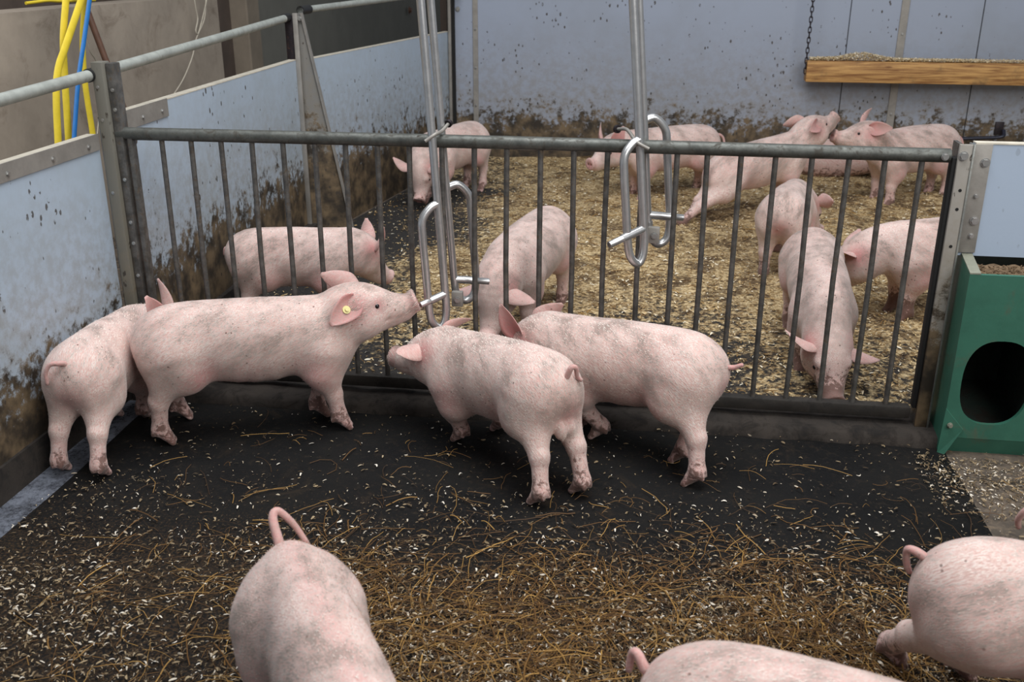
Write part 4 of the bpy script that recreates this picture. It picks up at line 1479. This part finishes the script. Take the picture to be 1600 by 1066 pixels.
# P: rear view
make_pig('pig turning its hindquarters to the gate, tail hanging, right ear showing', G(1208, 452), G(1232, 400), lift=(0, -.05), neck=(-12, -28), head=(-26, -40), ears=('side', ((-.2, .95, .25), (.5, .2, .8))),
         tail=((0, 0, 0), (-.012, .0, -.01), (-.02, .004, -.05), (-.018, .004, -.085)), h=.006, grime=.8, mud=1.4, seed=16)
# Q: right behind the gate, head down to us
make_pig('pig right behind the gate with its head down between the rods near the feeder', G(1250, 508), G(1275, 588), lift=(0, -.05), neck_len=1.4, neck=(0, -58), head=(8, -38), ears=('droop', 'side'), h=.006, grime=.9, mud=1.4, seed=17)
# R: facing left half hidden by the post
make_pig('pig facing left beside the latch post, its hind part hidden by the post', G(1592, 494), G(1455, 498), lift=(0, -.02), neck=(-8, -24), head=(-14, -36), ears=('fwd', 'side'), h=.006, grime=1.0, tagged=1, mud=1.6, seed=18)
# ------------------------------------------------------------------ loose litter
def flakes(n, place, name, mat, label, seed, smin=.004, smax=.011, wide=1.0):
    rs = np.random.RandomState(seed)
    P, tone = [], []
    vs, fs, tn = [], [], []
    cnt = 0
    tries = 0
    while cnt < n and tries < n * 30:
        tries += 1
        q = place(rs)
        if q is None:
            continue
        x, y, z, zr = q
        a = rs.rand() * 2 * PI
        L = smin + (smax - smin) * rs.rand() ** 2
        W = L * (0.13 + 0.27 * rs.rand()) * wide
        bow = L * rs.randn() * 0.5
        c, s_ = math.cos(a), math.sin(a)
        tilt, cr = rs.randn() * 0.5, 0.2 + 1.0 * rs.rand()
        ct, st = math.cos(tilt), math.sin(tilt)
        k = len(vs)
        zz = z + zr * rs.rand() + 0.002
        for i in range(4):
            u = i / 3 - 0.5
            lx, lz = u * L, cr * L * (0.25 - u * u)
            for j in (-1, 1):
                ly = j * W / 2 * (1 - 2.2 * u * u) + bow * (u * u - .1)
                yy, zz2 = ly * ct - lz * st, ly * st + lz * ct
                vs.append((x + lx * c - yy * s_, y + lx * s_ + yy * c, max(z + 0.001, zz + zz2)))
                tn.append(0)
        t = rs.rand() ** 1.5
        tn[-8:] = [t] * 8
        for i in range(3):
            fs.append((k + 2 * i, k + 2 * i + 1, k + 2 * i + 3, k + 2 * i + 2))
        cnt += 1
    me = bpy.data.meshes.new(name)
    me.from_pydata(vs, [], fs)
    me.materials.append(mat)
    at_ = me.attributes.new('tone', 'FLOAT', 'POINT')
    at_.data.foreach_set('value', tn)
    o = bpy.data.objects.new(name, me)
    C.objects.link(o)
    return tag(o, label, 'wood shavings' if 'shav' in name else 'straw', kind='stuff')


def stalks(n, place, name, mat, label, seed, lmin, lmax, rad):
    rs = np.random.RandomState(seed)
    m = MB()
    tn = []
    cnt = 0
    while cnt < n:
        q = place(rs)
        if q is None:
            continue
        x, y, z, zr = q
        L = lmin + (lmax - lmin) * rs.rand() ** 1.6
        a = rs.rand() * 2 * PI
        k = rs.randn() * (0.5 if rs.rand() < .75 else 1.8)
        ns = 6
        pts = []
        zz = z + 0.003 + zr * rs.rand()
        z2 = zz + 0.010 * rs.randn() * 0.5
        px_, py_ = x, y
        hmp = 0.012 * rs.rand()
        for i in range(ns):
            t = i / (ns - 1)
            pts.append((px_, py_, max(z + .002, zz + (z2 - zz) * t + hmp * math.sin(PI * t))))
            aa = a + k * t + (rs.randn() * .12)
            px_ += math.cos(aa) * L / (ns - 1)
            py_ += math.sin(aa) * L / (ns - 1)
        r = rad * (0.5 + 0.7 * rs.rand() + (1.1 if rs.rand() < 0.07 else 0))
        k0 = len(m.v)
        m.tube(pts, r, 4, caps=False)
        tn += [rs.rand()] * (len(m.v) - k0)
        cnt += 1
    me = bpy.data.meshes.new(name)
    me.from_pydata(m.v, [], m.f)
    me.materials.append(mat)
    at_ = me.attributes.new('tone', 'FLOAT', 'POINT')
    at_.data.foreach_set('value', tn)
    o = bpy.data.objects.new(name, me)
    C.objects.link(o)
    return tag(o, label, 'straw', kind='stuff')


def wob(x, y):
    return 0.5 + 0.25 * math.sin(x * 5.3 + 2 * math.sin(y * 3.7)) + 0.25 * math.sin(y * 7.1 + 1.7 * math.sin(x * 4.1 + 1))


def place_bed(rs):
    x, y = -0.05 + 4.6 * rs.rand(), 0.13 + 3.98 * rs.rand() ** 1.25
    if x < bed_left(y) + 0.02:
        return None
    b = bare_at(x, y)
    if rs.rand() > (1 - b) * 0.9 + 0.45 * wob(x * 2, y * 2):
        return None
    return x, y, bed_z(x, y), 0.006


flakes(44000, place_bed, 'wood_shavings', M['flake'], 'tan wood shavings strewn over the rear pen behind the gate', 3, .008, .024)


def dens_front(x, y):
    """litter of the front pen: thick towards the camera and to the right, thin below the gate"""
    d = np.clip((-0.45 - y) / 0.75, 0, 1) ** 1.4
    lft = np.clip((1.15 - x) / 1.0, 0, 1)
    if y < -0.62:
        d *= 0.35 + 0.9 * wob(x * 1.2, y * 1.4)
    # bare trodden patch in the middle
    d *= 1 - 0.75 * math.exp(-(((x - 1.30) / 0.22) ** 2 + ((y + 1.02) / 0.28) ** 2))
    return d


def place_front(rs):
    x, y = 0.02 + 3.2 * rs.rand(), -1.75 + 1.66 * rs.rand()
    d = dens_front(x, y)
    p = 0.045 + 0.9 * d
    if x < 1.0:
        p *= 0.75
    if x > 2.45 and -0.5 < y < -0.14:
        p = 1.6 * math.exp(-((x - 2.72) / 0.2) ** 2 - ((y + 0.27) / 0.10) ** 2) + 0.35
    if x < 0.1:
        p *= 0.5
    if rs.rand() > p:
        return None
    return x, y, (0.009 if x < 2.56 else 0.001), 0.004 + 0.012 * d


flakes(36000, place_front, 'wood_shavings', M['flake_front'], 'white wood shavings scattered over the black mat in the front pen', 4, .004, .017)


def place_straw(rs):
    x, y = 0.3 + 2.6 * rs.rand(), -1.75 + 1.5 * rs.rand()
    d = dens_front(x, y)
    hot = math.exp(-(((x - 1.85) / 0.55) ** 2 + ((y + 1.15) / 0.28) ** 2)) + 0.9 * math.exp(-(((x - 1.2) / 0.35) ** 2 + ((y + 1.35) / 0.25) ** 2)) \
        + 0.5 * math.exp(-(((x - 1.05) / 0.5) ** 2 + ((y + 1.05) / 0.16) ** 2))
    p = d * (0.05 if x < 1.0 else 0.10) + hot * 0.9 * (0.3 + 0.9 * wob(x * 2, y * 2)) + 0.012
    if rs.rand() > p:
        return None
    return x, y, 0.009, 0.004 + 0.02 * min(1, hot) * d


stalks(6500, place_straw, 'straw', M['straw'], 'brown straw stalks strewn over the front pen floor', 6, .025, .17, .0008)


def place_tangle(rs):
    x, y = 0.7 + 2.0 * rs.rand(), -1.75 + 1.0 * rs.rand()
    hot = math.exp(-(((x - 1.85) / 0.55) ** 2 + ((y + 1.18) / 0.26) ** 2)) + 0.8 * math.exp(-(((x - 1.2) / 0.35) ** 2 + ((y + 1.35) / 0.25) ** 2))
    if rs.rand() > hot * (0.25 + 0.9 * wob(x * 2.2 + 1, y * 2.4)):
        return None
    return x, y, 0.012, 0.022


flakes(7000, place_tangle, 'wood_shavings', M['flake_front'], 'pale shavings caught in the straw tangle of the front pen', 14, .004, .015)


def place_straw_back(rs):
    x, y = 0.6 + 3.6 * rs.rand(), 0.2 + 3.6 * rs.rand()
    if rs.rand() > (1 - bare_at(x, y)) * 0.8 * wob(x, y) + 0.1:
        return None
    return x, y, bed_z(x, y), 0.008


stalks(1600, place_straw_back, 'straw', M['straw'], 'brown straw stalks mixed into the rear pen bedding', 8, .03, .13, .0011)


def place_plank(rs):
    x = a0[0] + 0.02 + 1.5 * rs.rand()
    y = PYC - 0.045 + 0.09 * rs.rand()
    hgt = 0.014 + 0.035 * math.exp(-((x - a0[0] - 0.35) / 0.13) ** 2)
    if x > a0[0] + 1.1 and rs.rand() > 0.4:
        return None
    return x, y, ztp + hgt * rs.rand(), 0.004


flakes(9000, place_plank, 'wood_shavings', M['flake_pale'], 'pale wood shavings heaped along the top of the hanging plank', 9, .007, .016, 2.0)
